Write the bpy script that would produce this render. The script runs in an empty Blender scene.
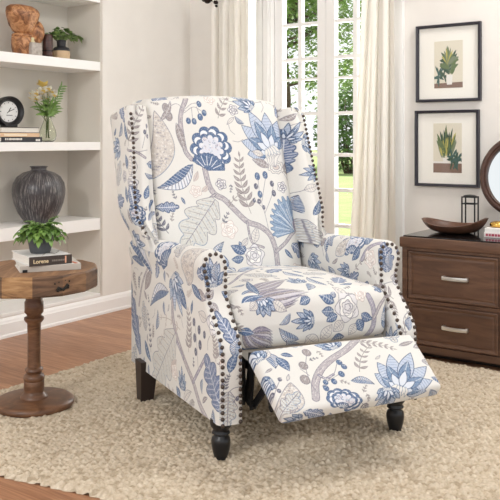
import bpy, bmesh, math, random
import numpy as np
from mathutils import Vector, Matrix
random.seed(7); RNG = np.random.default_rng(7)
SC = bpy.context.scene
COL = SC.collection
RAD = math.radians

# ---------------------------------------------------------------- helpers
class B:
    """collects polygons (with optional uv and material index) and links them as ONE mesh object"""
    def __init__(s): s.v = []; s.f = []; s.mi = []; s.uv = []; s.m = 0
    def poly(s, pts, uv=None):
        n = len(s.v); s.v += [tuple(p) for p in pts]; s.f.append(tuple(range(n, n+len(pts)))); s.mi.append(s.m)
        s.uv.append(uv)
        return s
    def mesh(s, vs, fs, uvs=None, xf=None):
        n = len(s.v)
        if xf is not None: vs = [tuple(xf @ Vector(p)) for p in vs]
        s.v += [tuple(p) for p in vs]
        for i, f in enumerate(fs):
            s.f.append(tuple(n+k for k in f)); s.mi.append(s.m); s.uv.append(uvs[i] if uvs else None)
        return s
    def box(s, c, d, rot=(0, 0, 0), bev=0.0):
        a, b, e = d[0]/2, d[1]/2, d[2]/2
        xf = Matrix.Translation(c) @ Matrix.Rotation(rot[2], 4, 'Z') @ Matrix.Rotation(rot[1], 4, 'Y') @ Matrix.Rotation(rot[0], 4, 'X')
        if bev <= 0:
            vs = [(x, y, z) for x in (-a, a) for y in (-b, b) for z in (-e, e)]
            fs = [(0, 1, 3, 2), (4, 6, 7, 5), (0, 4, 5, 1), (2, 3, 7, 6), (0, 2, 6, 4), (1, 5, 7, 3)]
            return s.mesh(vs, fs, None, xf)
        vs, fs, _ = rbox(d, bev, 2, 1)
        return s.mesh(vs, fs, None, xf)
    def lathe(s, prof, seg=24, c=(0, 0, 0), xf=None, cap=True, sx=1, sy=1):
        vs = []; fs = []
        for r, z in prof:
            for k in range(seg):
                t = 2*math.pi*k/seg; vs.append((r*math.cos(t)*sx+c[0], r*math.sin(t)*sy+c[1], z+c[2]))
        for i in range(len(prof)-1):
            for k in range(seg):
                a = i*seg+k; b = i*seg+(k+1) % seg; fs.append((a, b, b+seg, a+seg))
        if cap:
            fs.append(tuple(reversed(range(seg)))); o = (len(prof)-1)*seg; fs.append(tuple(range(o, o+seg)))
        return s.mesh(vs, fs, None, xf)
    def tube(s, pts, r, seg=8, cap=True):
        pts = [Vector(p) for p in pts]; n = len(pts)
        rr = r if isinstance(r, (list, tuple)) else [r]*n
        vs = []; fs = []; up = Vector((0, 0, 1)); prev = None
        for i, p in enumerate(pts):
            t = (pts[min(i+1, n-1)]-pts[max(i-1, 0)]).normalized()
            if prev is None:
                a = t.cross(up)
                if a.length < .05: a = t.cross(Vector((1, 0, 0)))
            else: a = prev - t*prev.dot(t)
            a.normalize(); prev = a; b = t.cross(a)
            for k in range(seg):
                q = 2*math.pi*k/seg; vs.append(p+a*(math.cos(q)*rr[i])+b*(math.sin(q)*rr[i]))
        for i in range(n-1):
            for k in range(seg):
                c0 = i*seg+k; c1 = i*seg+(k+1) % seg; fs.append((c0, c1, c1+seg, c0+seg))
        if cap: fs.append(tuple(reversed(range(seg)))); fs.append(tuple(range((n-1)*seg, n*seg)))
        return s.mesh(vs, fs)
    def ball(s, c, r, seg=10, rings=6, sc=(1, 1, 1), jit=0):
        vs = []; fs = []
        for i in range(rings+1):
            ph = math.pi*i/rings
            for k in range(seg):
                t = 2*math.pi*k/seg; j = 1+(random.uniform(-jit, jit) if jit else 0)
                vs.append((c[0]+r*sc[0]*j*math.sin(ph)*math.cos(t), c[1]+r*sc[1]*j*math.sin(ph)*math.sin(t), c[2]+r*sc[2]*j*math.cos(ph)))
        for i in range(rings):
            for k in range(seg):
                a = i*seg+k; b = i*seg+(k+1) % seg; fs.append((a, a+seg, b+seg, b))
        return s.mesh(vs, fs)
    def grid(s, G, uv=None, closed_u=False):
        """G[i][j] points"""
        n = len(G); m = len(G[0]); vs = [p for r in G for p in r]; fs = []; uvs = [] if uv else None
        for i in range(n-1):
            for j in range(m if closed_u else m-1):
                j2 = (j+1) % m
                fs.append((i*m+j, i*m+j2, (i+1)*m+j2, (i+1)*m+j))
                if uv: uvs.append([uv[i][j], uv[i][j2], uv[i+1][j2], uv[i+1][j]])
        return s.mesh(vs, fs, uvs)
    def prism(s, pts, d0, d1, axis='y'):
        """extrude a 2D outline: axis y -> (x,z) outline between y=d0..d1"""
        def P(p, d): return {'y': (p[0], d, p[1]), 'x': (d, p[0], p[1]), 'z': (p[0], p[1], d)}[axis]
        n = len(pts); vs = [P(p, d0) for p in pts]+[P(p, d1) for p in pts]
        fs = [tuple(range(n)), tuple(reversed(range(n, 2*n)))]+[(i, i+n, (i+1) % n+n, (i+1) % n) for i in range(n)]
        return s.mesh(vs, fs)
    def build(s, name, mats, parent=None, smooth=False, loc=None, rz=None, auto=None, fn=None, fix=True):
        me = bpy.data.meshes.new(name)
        v = [fn(p) for p in s.v] if fn else s.v
        me.from_pydata(v, [], s.f)
        if not isinstance(mats, (list, tuple)): mats = [mats]
        for m in mats: me.materials.append(m)
        me.polygons.foreach_set('material_index', s.mi)
        if any(u for u in s.uv):
            ul = me.uv_layers.new(name='UVMap'); buf = []
            for f, u in zip(s.f, s.uv):
                for k in range(len(f)): buf += list(u[k]) if u else [0, 0]
            ul.data.foreach_set('uv', buf)
        if fix:
            bm = bmesh.new(); bm.from_mesh(me)
            bmesh.ops.remove_doubles(bm, verts=bm.verts, dist=1e-6)
            bmesh.ops.recalc_face_normals(bm, faces=bm.faces); bm.to_mesh(me); bm.free()
        me.update()
        if smooth: me.polygons.foreach_set('use_smooth', [True]*len(me.polygons))
        if smooth and auto: me.set_sharp_from_angle(angle=RAD(auto))
        o = bpy.data.objects.new(name, me); COL.objects.link(o)
        if parent: o.parent = parent
        if loc is not None: o.location = loc
        if rz is not None: o.rotation_euler = (0, 0, rz)
        return o

def rbox(d, r, n=3, seg=4):
    """rounded box: verts, faces, and the face's side letter; n rounding steps, seg steps across"""
    def axis(L):
        h = L/2; ri = min(r, h*.999)
        a = [-h+ri*(1-math.cos(math.pi/2*k/n)) for k in range(n)]
        mid = [-h+ri+(L-2*ri)*k/seg for k in range(seg+1)]
        return a+mid+[-x for x in reversed(a)]
    X, Y, Z = axis(d[0]), axis(d[1]), axis(d[2]); hx, hy, hz = d[0]/2, d[1]/2, d[2]/2
    vs = []; fs = []; side = []
    def rnd(p):
        ri = [min(r, h*.999) for h in (hx, hy, hz)]
        q = [max(-h+k, min(h-k, c)) for c, h, k in zip(p, (hx, hy, hz), ri)]
        e = [c-k for c, k in zip(p, q)]; L = math.sqrt(sum((t/max(k, 1e-9))**2 for t, k in zip(e, ri)))
        return tuple(a+b/L for a, b in zip(q, e)) if L > 1e-9 else tuple(p)
    def face(U, V, P, sd):
        o = len(vs)
        for v in V:
            for u in U: vs.append(rnd(P(u, v)))
        m = len(U)
        for i in range(len(V)-1):
            for j in range(m-1): fs.append((o+i*m+j, o+i*m+j+1, o+(i+1)*m+j+1, o+(i+1)*m+j)); side.append(sd)
    face(X, Z, lambda u, v: (u, -hy, v), 'f'); face(X, Z, lambda u, v: (u, hy, v), 'k')
    face(X, Y, lambda u, v: (u, v, hz), 't'); face(X, Y, lambda u, v: (u, v, -hz), 'b')
    face(Y, Z, lambda u, v: (-hx, u, v), 'l'); face(Y, Z, lambda u, v: (hx, u, v), 'r')
    return vs, fs, side

def thing(name, label, cat, loc=(0, 0, 0), rz=0.0, group=None):
    o = bpy.data.objects.new(name, None); COL.objects.link(o); o.empty_display_size = .05
    o.location = loc; o.rotation_euler = (0, 0, rz)
    return tag(o, label, cat, group)
def tag(o, label, cat, group=None):
    o['label'] = label; o['category'] = cat
    if group: o['group'] = group
    return o
def struct(o): o['kind'] = 'structure'; return o
def dup(root, name=None):
    """a copy of a thing, its parts and their sub-parts (mesh data shared)"""
    def cp(o, par):
        c = o.copy(); COL.objects.link(c); c.parent = par
        for ch in list(o.children): cp(ch, c)
        return c
    return cp(root, None)

# ---------------------------------------------------------------- the room's own axes
ROT = -RAD(35)                                     # x along the window wall, y into it, corner of the two walls at 0
CX, CY = -.375, 4.997
def R(x, y, z=0.0):
    return Vector((CX+x*math.cos(ROT)-y*math.sin(ROT), CY+x*math.sin(ROT)+y*math.cos(ROT), z))

# ---------------------------------------------------------------- materials
def s2l(c):
    return tuple(((x/12.92) if x <= .04045 else ((x+.055)/1.055)**2.4) for x in [k/255 for k in c])
def rgb(*c): return (*s2l(c), 1)
def M(name, col, rough=.6, metal=0, spec=.5):
    m = bpy.data.materials.new(name); m.use_nodes = True
    p = m.node_tree.nodes['Principled BSDF']
    p.inputs['Base Color'].default_value = rgb(*col); p.inputs['Roughness'].default_value = rough
    p.inputs['Metallic'].default_value = metal; p.inputs['Specular IOR Level'].default_value = spec
    return m
def nd(m, t, **k):
    n = m.node_tree.nodes.new(t)
    for a, v in k.items():
        if a in n.inputs: n.inputs[a].default_value = v
        else: setattr(n, a, v)
    return n
def lk(m, a, b): m.node_tree.links.new(a, b)
def P_(m): return m.node_tree.nodes['Principled BSDF']
def coords(m, kind='Object', scale=(1, 1, 1), rot=(0, 0, 0)):
    tc = nd(m, 'ShaderNodeTexCoord'); mp = nd(m, 'ShaderNodeMapping'); mp.inputs['Scale'].default_value = scale
    mp.inputs['Rotation'].default_value = rot
    lk(m, tc.outputs[kind], mp.inputs['Vector']); return mp.outputs['Vector']
def ramp(m, fac, stops):
    r = nd(m, 'ShaderNodeValToRGB'); e = r.color_ramp.elements
    while len(e) < len(stops): e.new(.5)
    for x, (p, c) in zip(e, stops): x.position = p; x.color = rgb(*c)
    lk(m, fac, r.inputs['Fac']); return r.outputs['Color']
def noise(m, vec, scale, detail=4, rough=.55, dist=0):
    n = nd(m, 'ShaderNodeTexNoise'); n.inputs['Scale'].default_value = scale; n.inputs['Detail'].default_value = detail
    n.inputs['Roughness'].default_value = rough; n.inputs['Distortion'].default_value = dist
    lk(m, vec, n.inputs['Vector']); return n.outputs['Fac']
def bump(m, h, strength=.3, dist=.01):
    b = nd(m, 'ShaderNodeBump'); b.inputs['Strength'].default_value = strength; b.inputs['Distance'].default_value = dist
    lk(m, h, b.inputs['Height']); lk(m, b.outputs['Normal'], P_(m).inputs['Normal'])
def grained(name, stops, scale=(1, 1, 1), sc=6, rough=.5, bmp=.15, rot=(0, 0, 0), dist=1.2, detail=6):
    m = M(name, stops[0][1], rough); v = coords(m, 'Object', scale, rot)
    f = noise(m, v, sc, detail, .6, dist); lk(m, ramp(m, f, stops), P_(m).inputs['Base Color'])
    if bmp: bump(m, f, bmp, .004)
    return m
def mottled(name, c1, c2, sc=30, rough=.6, bmp=0):
    return grained(name, [(.35, c1), (.65, c2)], (1, 1, 1), sc, rough, bmp, dist=.3, detail=4)

m_wall = mottled('wall_paint', (236, 232, 226), (240, 236, 230), 4, .85)
m_trimw = M('white_trim_paint', (250, 249, 247), .45)
m_shelf = M('bookcase_paint', (224, 218, 208), .6)
m_black = M('black_satin', (18, 18, 20), .4)
m_white = M('white_ceramic', (240, 240, 238), .35)
m_walnut = grained('walnut_cabinet', [(.25, (74, 51, 38)), (.5, (97, 68, 51)), (.78, (118, 85, 64))], (1.2, 1.2, 9), 4, .42, .08)
m_nickel = M('brushed_nickel', (226, 224, 221), .33, 1)
m_rodm = M('dark_bronze_metal', (44, 33, 28), .4, .6)
m_legblk = M('ebony_leg', (22, 22, 25), .35)
m_leg2 = M('espresso_leg', (44, 32, 28), .45)
m_mech = M('black_steel', (20, 20, 22), .45, .4)
m_nail = M('antique_nailhead', (88, 78, 72), .38, .75)
WORLD, KEY, TOP, SUN, EXPO, DAY = 1.15, 34, 42, 11.0, 0.05, 48
MOTIFS = {
 'back': [
  ('branch',[(-121,1114),(-147,1071),(-160,1025),(-160,969),(-155,913),(-136,883)],17.0),
  ('branch',[(-90,846),(-82,787),(-63,753),(-30,734),(4,697),(49,652),(99,632),(135,601),(151,550),(152,489)],20.4),
  ('branch',[(153,539),(195,566),(234,600),(272,621)],13.6), ('branch',[(-63,753),(-89,736),(-108,708)],10.2),
  ('branch',[(49,652),(58,579),(103,556)],8.5), ('paisley',(-298,805),(-253,1062),81.6), ('bud',(-177,1018),(-156,905),27.2),
  ('oval',(-209,1074),15.3,'t'), ('oval',(-201,1042),15.3,'t'), ('stem',[(-136,1064),(-164,1090),(-197,1078)]),
  ('stem',[(-141,1056),(-102,1079),(-68,1061)]), ('stem',[(-110,1076),(-112,1033)]), ('stem',[(-90,1080),(-82,1049)]),
  ('stem',[(-135,1071),(-108,1091),(-80,1095)]), ('oval',(-129,1026),10.2,'b'), ('oval',(-107,1024),10.2,'b'), ('oval',(-81,1041),11.6,'b'),
  ('oval',(-63,1057),10.2,'b'), ('oval',(-78,1091),10.2,'b'), ('fern',(-10,1038),(42,1117),54.4,'t',4), ('blossom',(-79,838),(-34,988),149.6),
  ('leafh',(-134,865),(-271,780),57.8), ('lotus',(195,911),(123,1067),190.4), ('oval2',(206,849),30.6), ('leaf',(176,850),(106,881),30.6,'t'),
  ('leaf',(158,896),(111,911),23.8,'o'), ('stem',[(236,826),(259,787),(269,749)]), ('fern',(70,680),(58,889),81.6,'t',8),
  ('fern',(-19,705),(58,761),34.0,'t',4), ('stem',[(135,605),(127,678),(117,741),(119,805)]), ('stem',[(127,678),(166,740),(181,781)]),
  ('stem',[(122,723),(137,767),(153,812)]), ('stem',[(126,697),(97,723)]), ('oval',(118,816),12.2,'b'), ('oval',(152,820),12.2,'b'),
  ('oval',(106,779),9.5,'d'), ('oval',(118,749),10.9,'b'), ('oval',(176,787),9.5,'d'), ('oval',(178,751),10.2,'d'), ('oval',(90,727),6.8,'d'),
  ('oval',(110,723),8.2,'d'), ('oval',(126,700),6.8,'d'), ('carnation',(248,607),(210,728),102.0), ('rose',(-135,766),20.4,'p'),
  ('rose',(-26,626),30.6,'p'), ('leaf',(-138,802),(-118,839),17.0,'p'), ('leaf',(-112,765),(-86,787),17.0,'p'),
  ('oakleaf',(-66,735),(-198,577),122.4), ('fern',(-252,621),(-293,720),47.6,'d',6), ('rose',(62,529),37.4,'g'),
  ('leaf',(24,538),(-27,569),30.6,'b'), ('leaf',(18,524),(-30,520),27.2,'b'), ('leaf',(29,545),(7,582),23.8,'b'),
  ('leaf',(65,572),(87,632),30.6,'o'), ('leaf',(16,567),(44,594),20.4,'o'), ('fern',(-43,648),(-22,683),27.2,'d',3),
  ('lotus',(-56,480),(-184,515),102.0), ('leafh',(-90,509),(-52,584),30.6), ('leaf',(-234,1025),(-186,1101),20.4,'t'),
  ('stem',[(-3,1120),(97,1095),(193,1104)]), ('fern',(170,1124),(245,1081),27.2,'t',3),
 ],
 'seat': [
  ('oakleaf',(38,872),(227,815),49.6), ('leaf',(181,1046),(320,1102),18.6,'o'), ('lotus',(-90,810),(11,1119),68.2),
  ('branch',[(-188,661),(-38,810),(58,888)],9.3), ('plume',(-219,485),(-6,488),52.7), ('plume',(-199,533),(-7,623),31.0),
  ('leaf',(-165,500),(-129,655),24.8,'b'), ('lotus',(-168,469),(-148,420),80.6), ('leaf',(-135,458),(-95,430),27.9,'o'),
  ('leaf',(-187,462),(-210,440),24.8,'o'), ('leafh',(80,526),(70,632),24.8), ('leaf',(84,504),(127,462),24.8,'o'), ('leafh',(77,482),(49,456),24.8),
  ('rose',(238,560),24.8,'g'), ('leaf',(230,606),(265,726),18.6,'b'), ('leaf',(181,542),(126,526),18.6,'b'), ('leaf',(301,597),(393,671),18.6,'b'),
  ('lotus',(262,468),(245,515),55.8), ('rose',(113,426),40.3,'g'), ('leaf',(67,442),(18,467),31.0,'b'), ('leaf',(63,420),(21,421),27.9,'b'),
  ('leaf',(74,407),(35,392),27.9,'b'), ('leaf',(149,388),(170,348),34.1,'b'), ('leaf',(163,403),(207,383),27.9,'b'),
  ('leaf',(98,386),(63,358),37.2,'o'), ('leaf',(141,376),(120,340),31.0,'o'), ('branch',[(178,310),(211,361),(211,415),(196,451)],18.6),
  ('branch',[(211,383),(244,428),(289,454)],12.4), ('leafh',(-54,344),(-121,384),27.9), ('leafh',(-41,322),(-95,342),24.8),
  ('leaf',(-30,351),(21,322),43.4,'o'), ('leaf',(21,337),(56,381),37.2,'o'), ('leaf',(63,327),(106,336),31.0,'b'),
  ('plume',(-229,385),(-135,328),49.6), ('fern',(368,965),(361,808),24.8,'d',4), ('leaf',(-13,457),(-51,445),21.7,'b'),
 ],
 'foot': [
  ('leafh',(-206,-14),(-199,-84),34.8), ('leaf',(-180,-41),(-165,-104),29.0,'b'), ('leaf',(-163,-32),(-132,-48),17.4,'b'),
  ('leaf',(-191,-8),(-224,-43),23.2,'o'), ('stem',[(-118,-199),(-124,-162),(-115,-104),(-89,-46)]), ('oval',(-86,-39),14.5,'t'),
  ('oval',(-118,-92),14.5,'t'), ('oval',(-135,-146),15.9,'t'), ('stem',[(-117,-134),(-132,-102)]),
  ('branch',[(-131,-218),(-110,-164),(-74,-118),(-26,-83),(36,-48),(90,-5)],23.2), ('branch',[(-90,-138),(-74,-155),(-46,-145)],8.7),
  ('stem',[(-96,-181),(-46,-145),(-17,-103)]), ('stem',[(-78,-169),(-28,-147)]), ('oval',(-9,-101),9.9,'b'), ('oval',(-2,-121),9.3,'b'),
  ('oval',(-22,-148),10.4,'b'), ('oval',(-55,-171),9.3,'b'), ('oval',(-88,-190),9.3,'b'), ('oval',(-81,-169),8.1,'b'),
  ('fern',(83,-17),(186,-68),46.4,'t',6), ('fern',(36,-150),(115,-46),52.2,'t',5), ('lotus',(136,-239),(236,-92),168.2),
  ('paisley',(-249,-246),(-179,-147),69.6), ('oakleaf',(-249,-246),(-175,-190),46.4), ('blossom',(-63,-271),(-35,-219),104.4),
  ('stem',[(-248,-192),(-228,-161),(-198,-122)]), ('oval',(-229,-150),6.4,'d'), ('oval',(-204,-128),6.4,'d'), ('oval',(-242,-172),6.4,'d'),
  ('oval',(-222,-168),6.4,'d'), ('leaf',(257,-70),(314,-61),23.2,'t'), ('leaf',(212,-55),(270,-38),17.4,'t'),
 ],
 'side': [
  ('branch',[(269,486),(303,412),(277,336),(201,257),(137,205),(91,151),(39,119)],21.0), ('branch',[(210,261),(251,293),(286,317)],12.6),
  ('branch',[(137,205),(83,262),(39,309)],12.6), ('branch',[(541,520),(604,428),(637,350)],12.6), ('paisley',(185,499),(91,639),100.8),
  ('blossom',(339,547),(423,646),126.0), ('leafh',(501,490),(742,603),67.2), ('leaf',(583,514),(704,542),37.8,'b'),
  ('leaf',(511,503),(573,416),50.4,'t'), ('lotus',(303,509),(218,392),100.8), ('leaf',(251,476),(185,418),37.8,'b'),
  ('leafh',(339,448),(511,370),54.6), ('oakleafb',(626,175),(738,388),75.6), ('oakleaf',(277,326),(491,103),142.8),
  ('fern',(169,290),(177,413),58.8,'t',7), ('fern',(235,345),(413,347),37.8,'p',4), ('fern',(511,209),(541,343),33.6,'d',7),
  ('oakleafb',(-53,170),(39,303),100.8), ('stem',[(98,258),(106,326),(122,393)]), ('oval',(129,391),10.9,'d'), ('oval',(91,375),11.8,'d'),
  ('oval',(122,344),11.8,'d'), ('oval',(83,331),12.6,'d'), ('oval',(114,303),10.5,'d'), ('oval',(53,368),10.1,'d'),
  ('leaf',(251,117),(277,154),29.4,'b'), ('leaf',(218,120),(153,170),25.2,'o'), ('leaf',(321,188),(269,241),33.6,'p'), ('rose',(286,197),25.2,'p'),
  ('rose',(-4,418),37.8,'g'), ('leaf',(39,416),(98,428),33.6,'o'), ('leaf',(53,472),(122,491),33.6,'t'), ('leaf',(153,504),(76,468),29.4,'b'),
  ('fern',(432,252),(357,345),25.2,'p',4), ('leaf',(573,237),(511,174),33.6,'b'), ('leaf',(715,355),(762,460),25.2,'b'),
 ],
 'fl': [
  ('lotus',(-299,515),(-308,597),62.0), ('leaf',(-315,531),(-318,585),18.6,'b'), ('leafh',(-289,524),(-286,584),21.7),
  ('leaf',(-318,472),(-299,500),21.7,'t'), ('stem',[(-327,523),(-299,512),(-267,519)]), ('rose',(-345,418),24.8,'g'),
  ('leaf',(-295,440),(-321,463),21.7,'t'), ('oakleafb',(-264,332),(-302,435),40.3), ('leafh',(-277,316),(-258,372),31.0),
  ('leaf',(-295,277),(-270,333),27.9,'b'), ('stem',[(-308,212),(-283,230),(-258,232)]), ('stem',[(-302,128),(-289,172),(-277,206)]),
  ('oval',(-283,189),6.8,'d'), ('oval',(-270,199),6.2,'d'), ('oval',(-295,167),6.2,'d'), ('leaf',(-247,466),(-273,493),21.7,'b'),
 ],
 'fr': [
  ('oakleafb',(309,516),(302,608),54.4), ('leafh',(325,522),(321,588),27.2), ('leaf',(290,530),(286,590),20.4,'b'),
  ('stem',[(279,475),(332,482),(375,459)]), ('oval',(391,414),10.2,'b'), ('stem',[(305,329),(316,382),(391,408)]),
  ('fern',(290,330),(363,403),27.2,'t',5), ('leaf',(340,422),(363,453),23.8,'t'), ('leafh',(320,343),(339,380),23.8),
 ],
 'armr': [
  ('oakleafb',(428,716),(470,632),58.8), ('leafh',(484,686),(401,640),33.6), ('leaf',(470,699),(521,659),33.6,'b'), ('oval',(401,695),14.7,'t'),
  ('stem',[(401,710),(387,748)]), ('leafh',(373,732),(340,641),33.6), ('leafh',(334,705),(367,658),25.2), ('blossom',(208,725),(220,650),126.0),
  ('paisley',(308,738),(257,661),50.4), ('branch',[(149,738),(103,685),(26,650)],16.8), ('leaf',(160,698),(208,746),29.4,'b'),
  ('rose',(103,731),29.4,'p'), ('leaf',(126,681),(172,652),33.6,'b'), ('leaf',(282,650),(208,622),29.4,'b'), ('fern',(190,778),(126,735),29.4,'t',3),
 ],
 'wingr': [
  ('lotus',(259,950),(314,1021),54.0), ('leaf',(255,1028),(309,1056),21.6,'t'), ('oakleafb',(249,851),(259,950),50.4),
  ('leaf',(249,817),(245,873),28.8,'b'), ('leafh',(248,670),(243,754),36.0), ('leafh',(266,673),(265,739),25.2),
  ('stem',[(237,969),(275,1005),(327,1021)]), ('leaf',(278,760),(333,774),28.8,'o'), ('stem',[(248,739),(278,760)]),
  ('fern',(244,1036),(278,1092),21.6,'t',3), ('leaf',(290,668),(328,722),25.2,'b'),
 ],
 'wingl': [
  ('fern',(-375,929),(-308,1067),57.6,'t',6), ('stem',[(-387,922),(-360,907),(-308,914)]), ('branch',[(-388,915),(-353,907),(-319,886)],9.0),
  ('stem',[(-329,921),(-316,957),(-299,1001)]), ('oval',(-299,1001),7.2,'d'), ('oval',(-313,979),7.2,'d'), ('oval',(-301,964),7.2,'d'),
  ('leaf',(-372,824),(-369,893),32.4,'o'), ('rose',(-375,796),21.6,'g'), ('oakleafb',(-372,721),(-377,783),50.4),
  ('leaf',(-333,741),(-312,788),25.2,'b'), ('leaf',(-383,950),(-397,1015),25.2,'b'), ('leaf',(-397,845),(-412,897),28.8,'b'),
  ('fern',(-356,634),(-331,707),28.8,'d',4), ('blossom',(-375,648),(-366,715),64.8), ('leaf',(-413,726),(-420,784),25.2,'b'),
  ('leaf',(-406,650),(-416,703),25.2,'t'),
 ],
}
# ---------------------------------------------------------------- floral cloth: each panel's print is drawn here with small brushes
IV = (224, 222, 217); PAL = dict(b=(84, 106, 142), B=(60, 78, 110), t=(152, 144, 145), o=(222, 218, 212), d=(96, 98, 116),
                                 p=(206, 194, 188), g=(134, 132, 144), L=(136, 158, 184), G=(104, 103, 118), V=(136, 130, 148))
class Canvas:
    def __init__(s, u0, v0, u1, v1, res=1.0):
        s.u0, s.v0, s.res = u0, v0, res; s.w = int((u1-u0)/res); s.h = int((v1-v0)/res); s.u1 = u0+s.w*res; s.v1 = v0+s.h*res
        s.a = np.empty((s.h, s.w, 3), np.float32); s.a[:] = IV
        wv = RNG.normal(0, 1.6, (s.h, s.w)).astype(np.float32); s.tex = wv
    def _bb(s, p, pad):
        x = (p[:, 0]-s.u0)/s.res; y = (p[:, 1]-s.v0)/s.res
        x0 = max(0, int(x.min()-pad)); x1 = min(s.w, int(x.max()+pad)+2); y0 = max(0, int(y.min()-pad)); y1 = min(s.h, int(y.max()+pad)+2)
        return x, y, x0, x1, y0, y1
    def _mix(s, m, col, x0, x1, y0, y1, al):
        A = s.a[y0:y1, x0:x1]; m = (m*al)[..., None]; A[:] = A*(1-m)+np.array(col, np.float32)*m
    def fill(s, p, col, al=1.0):
        p = np.asarray(p, float); x, y, x0, x1, y0, y1 = s._bb(p, 1)
        if x1 <= x0 or y1 <= y0: return
        S = 3; xs = x0+(np.arange((x1-x0)*S)+.5)/S; ys = y0+(np.arange((y1-y0)*S)+.5)/S
        m = np.zeros((len(ys), len(xs)), bool); n = len(x)
        for i in range(n):
            xa, ya, xb, yb = x[i], y[i], x[(i+1) % n], y[(i+1) % n]
            if ya == yb: continue
            r = (ys >= min(ya, yb)) & (ys < max(ya, yb))
            if not r.any(): continue
            xc = xa+(ys[r]-ya)*(xb-xa)/(yb-ya); m[r] ^= xs[None, :] > xc[:, None]
        mm = m.reshape(y1-y0, S, x1-x0, S).mean((1, 3)); s._mix(mm, col, x0, x1, y0, y1, al)
    def line(s, p, w, col, al=1.0, closed=False):
        p = np.asarray(p, float)
        if closed: p = np.vstack([p, p[:1]])
        x, y, x0, x1, y0, y1 = s._bb(p, w/s.res+1)
        if x1 <= x0 or y1 <= y0: return
        yy, xx = np.mgrid[y0:y1, x0:x1]; xx = xx+.5; yy = yy+.5; m = np.zeros(xx.shape)
        ww = np.broadcast_to(np.asarray(w, float)/s.res/2, (len(x),))
        for i in range(len(x)-1):
            ax, ay, bx, by = x[i], y[i], x[i+1], y[i+1]; L = (bx-ax)**2+(by-ay)**2+1e-9
            t = np.clip(((xx-ax)*(bx-ax)+(yy-ay)*(by-ay))/L, 0, 1)
            d = np.hypot(xx-ax-t*(bx-ax), yy-ay-t*(by-ay)); m = np.maximum(m, np.clip(ww[i]-d+.5, 0, 1))
        s._mix(m, col, x0, x1, y0, y1, al)
def smooth(pts, n=8):
    p = [np.array(q, float) for q in pts]; p = [2*p[0]-p[1]]+p+[2*p[-1]-p[-2]]; o = []
    for i in range(1, len(p)-2):
        for k in range(n):
            t = k/n; a, b, c, d = p[i-1:i+3]
            o.append(.5*(2*b+(c-a)*t+(2*a-5*b+4*c-d)*t*t+(3*b-3*c+d-a)*t**3))
    o.append(p[-2]); return np.array(o)
def frame2(p, q):
    p = np.array(p, float); q = np.array(q, float); d = q-p; L = np.hypot(*d)+1e-6; d /= L; n = np.array([-d[1], d[0]])
    return p, d, n, L, lambda a, b: p+d*(a*L)+n*b
def leaf_pts(p, q, w, bend=.12, k=14, sharp=1.0, cut=None):
    P0, d, n, L, F = frame2(p, q); t = np.linspace(0, 1, k)
    hw = w/2*np.sin(np.pi*t**.85)**sharp
    if cut: hw = hw*(1+cut*np.abs(np.sin(t*np.pi*6))-cut*.3)
    c = bend*L*np.sin(np.pi*t)
    up = [F(a, b+h) for a, b, h in zip(t, c, hw)]; dn = [F(a, b-h) for a, b, h in zip(t, c, hw)]
    return np.array(up), np.array(dn), np.array([F(a, b) for a, b in zip(t, c)])
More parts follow.
